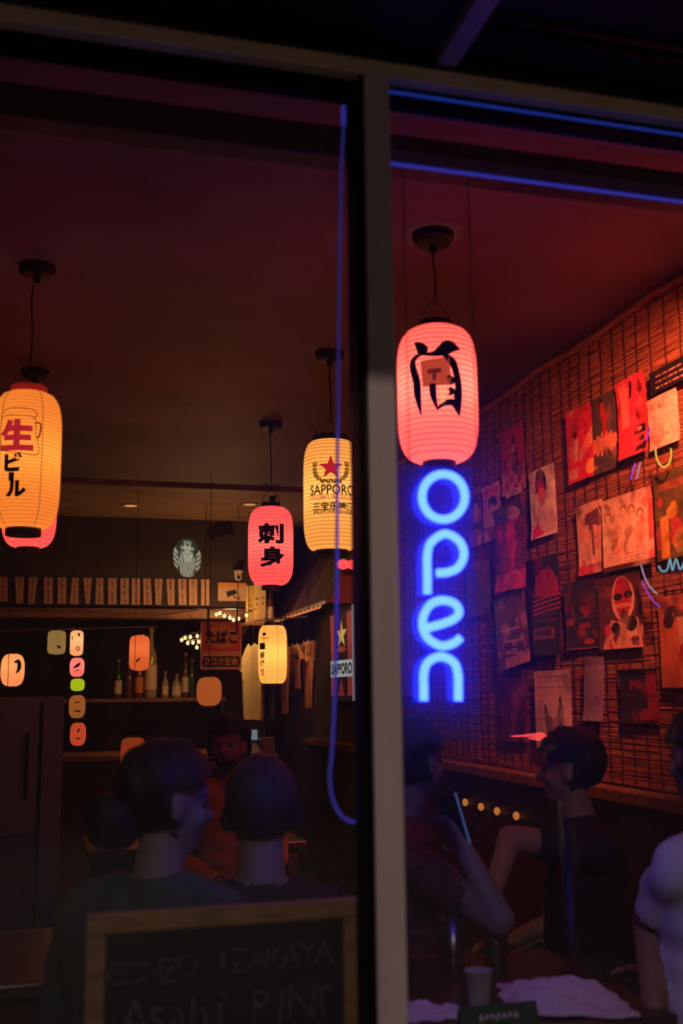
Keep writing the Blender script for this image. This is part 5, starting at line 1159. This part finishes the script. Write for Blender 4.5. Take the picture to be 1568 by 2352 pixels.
build('camera_bump', MB().obox(ph_c - nn * .0048 - dn * .055 - ac * .018, dn * .012, ac * .012, nn * .0012), M_dark, phn, bevel=.0006)
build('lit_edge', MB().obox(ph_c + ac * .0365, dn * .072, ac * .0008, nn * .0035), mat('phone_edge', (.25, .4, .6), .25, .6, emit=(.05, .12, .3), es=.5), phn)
# person with a bare arm
h = atD(1306, 1766, 3.66); hp_ = (h.x + .04, h.y + .02, .46)
el = atD(1172, 1925, 3.42); wr = atD(1128, 2065, 3.25)
person('person with black hair and a bare bent arm at the window table', h, math.radians(150), hp_, math.radians(168), SK2, mat('black_top', (.02, .014, .016), .9), HB, JN, arms=((el, wr, (-.1, -.25, -.6), (-.6, .2, 0), .4), None), hair_bulk=.024, long_sleeve=False)
stool('round stool under the person with the bare arm', hp_[0], hp_[1])
# person in the pale shirt at the right edge
h = atD(1618, 1742, 2.72); hp_ = (h.x + .0, h.y - .02, .56)
el = atD(1488, 2120, 2.70); wr = atD(1500, 2310, 2.52)
person('person in a loose pale shirt lit blue, sitting at the window table end', h, math.radians(100), hp_, math.radians(112), SK2, mat('pale_shirt', (.60, .58, .66), .85), HB, mat('grey_trousers', (.03, .03, .035), .9), arms=((el, wr, (-.1, .3, -.6), (.6, .2, 0), .3), None), hair_bulk=.02, long_sleeve=False)
stool('taller round stool under the person in the pale shirt', hp_[0], hp_[1], .56)

# ================================================================== THE STREET BEHIND THE CAMERA (seen only as reflections in the glass)
GYP = .057
def mir(p): return Vector((p.x, 2 * GYP - p.y, p.z))
struct('wall_street', MB().box(-14, 14, -16.4, -16.2, 0, 7), mat('opposite_facade', (.05, .05, .055), .8, noise=.4, nscale=2))
# street lamp
sl = thing('street_lamp', 'grey street lamp with a curved arm across the pavement', 'street lamp', (LAMP.x - 1.2, LAMP.y, 0))
M_pole = mat('pole_grey', (.2, .2, .21), .5, .3)
build('pole', MB().tube(catmull([(LAMP.x - 1.2, LAMP.y, 0), (LAMP.x - 1.2, LAMP.y, 3), (LAMP.x - 1.2, LAMP.y, 5.6), (LAMP.x - .8, LAMP.y, 6.4), (LAMP.x, LAMP.y, 6.5)], 8), .06, 12), M_pole, sl, smooth=True)
build('lamp_head', MB().lathe((LAMP.x, LAMP.y, 6.36), [(.12, 0), (.2, .04), (.16, .14), (.05, .18)], 24), M_dark, sl, smooth=True)
build('lamp_lens', MB().lathe((LAMP.x, LAMP.y, 6.345), [(.115, 0), (.115, .012)], 24), emis('street_lens', (1, .8, .7), 6), sl)
light('street_beam', 'SPOT', (LAMP.x, LAMP.y, 6.32), 640, (1, .74, .66), .12, sl, 150, (LAMP.x + 1.5, LAMP.y + 5, 0), .6)
# coffee sign
cen = atD(430, 1281, 17.0); d_ = Vector((ray(430, 1281).x, ray(430, 1281).y, 0)).normalized()
Rz = Matrix.Rotation(math.radians(46), 3, 'Z'); nv = Rz @ (-d_); ux = Vector((-nv.y, nv.x, 0)); rad = 45 * 17.0 / FPX
G_ = (.004, .05, .022); Wt = (.72, .70, .52)
n_ = 120; cv = Canvas(n_, n_, G_, 70)
X, Y = cv.X * 2 - 1, cv.Y * 2 - 1
hairw = (np.abs(X) < .56 + .1 * np.sin(Y * 6)) & (Y > -.30); wave = np.sin((X + .05 * np.sin(Y * 9) * np.sign(X)) * 34) > .25
cv.put(hairw & ~wave, Wt); cv.put((np.abs(X) > .66) & (np.sin((Y + np.abs(X) * .7) * 26) > -.1) & (Y > -.28), Wt)
for s_ in (-1, 1): cv.poly([(.5 + s_ * .40, .32), (.5 + s_ * .46, .22), (.5 + s_ * .49, .40), (.5 + s_ * .38, .40)], Wt)
cv.ell(.5, .42, .15, .19, Wt).poly([(.28, .30), (.26, .2), (.36, .25), (.4, .13), (.5, .22), (.6, .13), (.64, .25), (.74, .2), (.72, .30), (.5, .25)], Wt)
for cx_, cy_ in ((.40, .11), (.60, .11), (.5, .10)): cv.poly([(cx_ + (.06 if i % 2 == 0 else .025) * math.sin(i * math.pi / 5), cy_ - (.06 if i % 2 == 0 else .025) * math.cos(i * math.pi / 5)) for i in range(10)], Wt)
for s_ in (-1, 1): cv.ell(.5 + s_ * .06, .41, .035, .012, G_).line(.5 + s_ * .10, .375, .5 + s_ * .03, .38, .012, G_)
cv.line(.5, .40, .49, .46, .012, G_).ell(.5, .505, .04, .012, G_).line(.37, .34, .5, .28, .016, G_).line(.63, .34, .5, .28, .016, G_)
cs = thing('coffee_sign', 'round green and white coffee shop sign across the street', 'sign', mir(cen - Vector((0, 0, rad))))
def disc(u, v):
    x, y = u * 2 - 1, v * 2 - 1; xx, yy = x * math.sqrt(max(0, 1 - y * y / 2)), y * math.sqrt(max(0, 1 - x * x / 2)); return mir(cen + ux * (xx * rad) - Vector((0, 0, yy * rad)))
cv2 = Canvas(n_, n_, G_); ii, jj = np.mgrid[0:n_, 0:n_]; xs, ys = (jj + .5) / n_ * 2 - 1, (ii + .5) / n_ * 2 - 1
xx, yy = xs * np.sqrt(1 - ys * ys / 2), ys * np.sqrt(1 - xs * xs / 2)
cv2.a = cv.a[np.clip(((yy + 1) / 2 * n_).astype(int), 0, n_ - 1), np.clip(((xx + 1) / 2 * n_).astype(int), 0, n_ - 1)]
canvas_mesh('lit_face', cv2, disc, ink_mat('sign_face', .5, 5.5), cs)
bd = MB(); nb_ = 40; nvm = Vector((nv.x, -nv.y, 0)); uxm = Vector((ux.x, -ux.y, 0)); cm = mir(cen)
bd.add([cm - nvm * (.01 + .09 * k_) + uxm * rad * math.cos(i * 2 * math.pi / nb_) + Vector((0, 0, rad * math.sin(i * 2 * math.pi / nb_))) for k_ in (0, 1) for i in range(nb_)], [(i, (i + 1) % nb_, (i + 1) % nb_ + nb_, i + nb_) for i in range(nb_)] + [tuple(range(nb_)), tuple(range(2 * nb_ - 1, nb_ - 1, -1))])
build('sign_case', bd, M_dark, cs); build('wall_bracket', MB().tube([cm - nvm * .1, Vector((cm.x, -16.2, cm.z))], .03, 8), M_dark, cs)
# parking meter on the pavement
mp_ = mir(atD(1297, 1760, 2.62)); mx_, my_ = mp_.x, mp_.y; zt = atD(1297, 1702, 2.62).z
pm_ = thing('parking_meter', 'steel parking meter on a slim post on the pavement outside', 'parking meter', (mx_, my_, 0))
M_steel = mat('meter_steel', (.45, .48, .52), .28, .9)
build('post', MB().tube([(mx_, my_, 0), (mx_, my_, zt - .11)], .018, 16), M_steel, pm_, smooth=True)
build('head', MB().prism([(mx_ + .045 * math.cos(a_), my_ - .03, zt - .05 + .05 * math.sin(a_)) for a_ in [i * math.pi / 10 for i in range(11)]] + [(mx_ - .04, my_ - .03, zt - .12), (mx_ + .04, my_ - .03, zt - .12)], (0, .06, 0)), mat('meter_grey', (.06, .07, .08), .35, .5), pm_, bevel=.004)
build('display', MB().box(mx_ - .025, mx_ + .025, my_ + .0302, my_ + .033, zt - .075, zt - .03), M_blk, pm_)

# second, lower lamp out of view, added to light the window header
L2 = Vector((10.5, -8.6, 2.55))
s2 = thing('added_lamp_post', 'added short globe lamp post out of view down the street', 'street lamp', (L2.x, L2.y, 0))
build('post', MB().lathe((L2.x, L2.y, 0), [(.12, 0), (.1, .3), (.05, .4), (.045, 2.1), (.09, 2.2), (.1, 2.3)], 18), M_pole, s2, smooth=True)
build('globe', MB().ell(L2 - Vector((0, 0, .08)), .19, .19, .19, 20, 14), emis('globe_glow', (1, .72, .5), 1.2), s2, smooth=True)
light('added_globe_light', 'POINT', L2 + Vector((-.25, .1, -.08)), 115, (1, .72, .5), .1, s2)
# parked car
CYR = -4.3
def car():
    tl = mir(atD(1215, 1690, 6.4)); x0 = tl.x - .25; y0 = tl.y
    t = thing('parked_car', 'dark parked car with red tail lamps at the kerb behind the viewer', 'car', (x0 + 2.1, y0 - .85, 0))
    side = [(0, .35), (.02, .75), (.12, 1.0), (.35, 1.06), (.75, 1.42), (1.5, 1.5), (2.3, 1.46), (2.95, 1.05), (3.9, .95), (4.2, .8), (4.22, .4), (4.1, .3), (3.75, .3), (3.68, .5), (3.4, .62), (3.12, .5), (3.05, .3), (1.2, .3), (1.13, .5), (.85, .62), (.57, .5), (.5, .3), (.1, .3)]
    build('body', MB().prism([(x0 + a_, y0 - 1.72, b_) for a_, b_ in side], (0, 1.70, 0)), mat('car_paint', (.03, .03, .035), .25, .3, spec=.5), t, bevel=.03)
    for yy, s_ in ((y0 - .012, 1), (y0 - 1.735, -1)):
        build('side_window', MB().prism([(x0 + .62, yy, 1.08), (x0 + .85, yy, 1.38), (x0 + 1.5, yy, 1.43), (x0 + 2.25, yy, 1.40), (x0 + 2.75, yy, 1.06)], (0, .006, 0)), mat('car_glass', (.01, .01, .012), .05, spec=.6), t)
    for xx in (.85, 3.4):
        for yy in (y0 - .22, y0 - 1.70):
            w_ = build('wheel', MB().tube([(x0 + xx, yy, .31), (x0 + xx, yy + .2, .31)], .31, 28), mat('tyre', (.01, .01, .01), .8), t); build('hub', MB().tube([(x0 + xx, yy - .004, .31), (x0 + xx, yy + .204, .31)], .19, 20), M_steel, w_)
    tm_ = emis('tail_red', (3.2, .22, .22), 3.0)
    build('tail_lamp', MB().prism([mir(atD(x, y, 6.39)) for x, y in ((1177, 1690), (1215, 1686), (1246, 1682), (1258, 1690), (1238, 1702), (1214, 1697), (1228, 1693), (1178, 1693))], (0, -.02, 0)), tm_, t)
    build('head_lamp', MB().ell((x0 + 4.15, y0 - .12, .72), .06, .10, .06, 14, 10), emis('head_white', (1, .9, .7), 2), t, smooth=True)
car()

# host stand with a till behind the seated guests
HSY = 5.3
a, b = atY(553, 1652, HSY), atY(652, 1770, HSY)
hs2 = thing('host_stand', 'dark wooden host stand under the shirts', 'stand', ((a.x + b.x) / 2, HSY, 0))
build('cabinet', MB().box(a.x, b.x, HSY - .02, HSY + .3, 0, b.z), M_dwood, hs2, bevel=.006); build('top', MB().box(a.x - .02, b.x + .02, HSY - .04, HSY + .32, b.z, b.z + .02), M_wood, hs2)
tl_ = thing('till', 'old dark till with a small pale screen on the host stand', 'till', ((a.x + b.x) / 2, HSY + .1, b.z + .02)); zt2 = b.z + .02
build('drawer', MB().box(a.x + .02, b.x - .04, HSY, HSY + .26, zt2, zt2 + .10), mat('till_grey', (.08, .06, .055), .5), tl_, bevel=.006)
build('keyboard', MB().prism([(a.x + .03, HSY + .01, zt2 + .10), (a.x + .03, HSY + .20, zt2 + .10), (a.x + .03, HSY + .20, zt2 + .17)], (b.x - a.x - .14, 0, 0)), mat('till_grey2', (.14, .10, .09), .5), tl_)
build('display', MB().box(a.x + .05, a.x + .16, HSY + .19, HSY + .22, zt2 + .17, zt2 + .26), M_blk, tl_); build('screen', MB().box(a.x + .06, a.x + .15, HSY + .187, HSY + .19, zt2 + .18, zt2 + .25), emis('till_screen', (.35, .55, .6), .35), tl_)
build('receipt_printer', MB().box(b.x - .15, b.x - .05, HSY + .04, HSY + .18, zt2 + .10, zt2 + .20), M_dwood, tl_, bevel=.006)
# row of small bulbs along the wainscot
bw_ = thing('bulb_string', 'row of four small amber bulbs along the wainscot', 'string lights', atX(1068, 1843, 2.115)); P = [atX(x, y, 2.112) for x, y in ((1068, 1843), (1104, 1853), (1141, 1863), (1185, 1874))]
build('wire', MB().tube([q_ + Vector((.014, 0, .008)) for q_ in [P[0] + (P[0] - P[1])] + P + [P[3] + (P[3] - P[2])]], .003, 5), M_wire, bw_)
for q_ in P: build('bulb', MB().ell(q_, .016, .016, .02, 12, 8), emis('amber_bulb', (.8, .25, .04), .6), bw_, smooth=True)
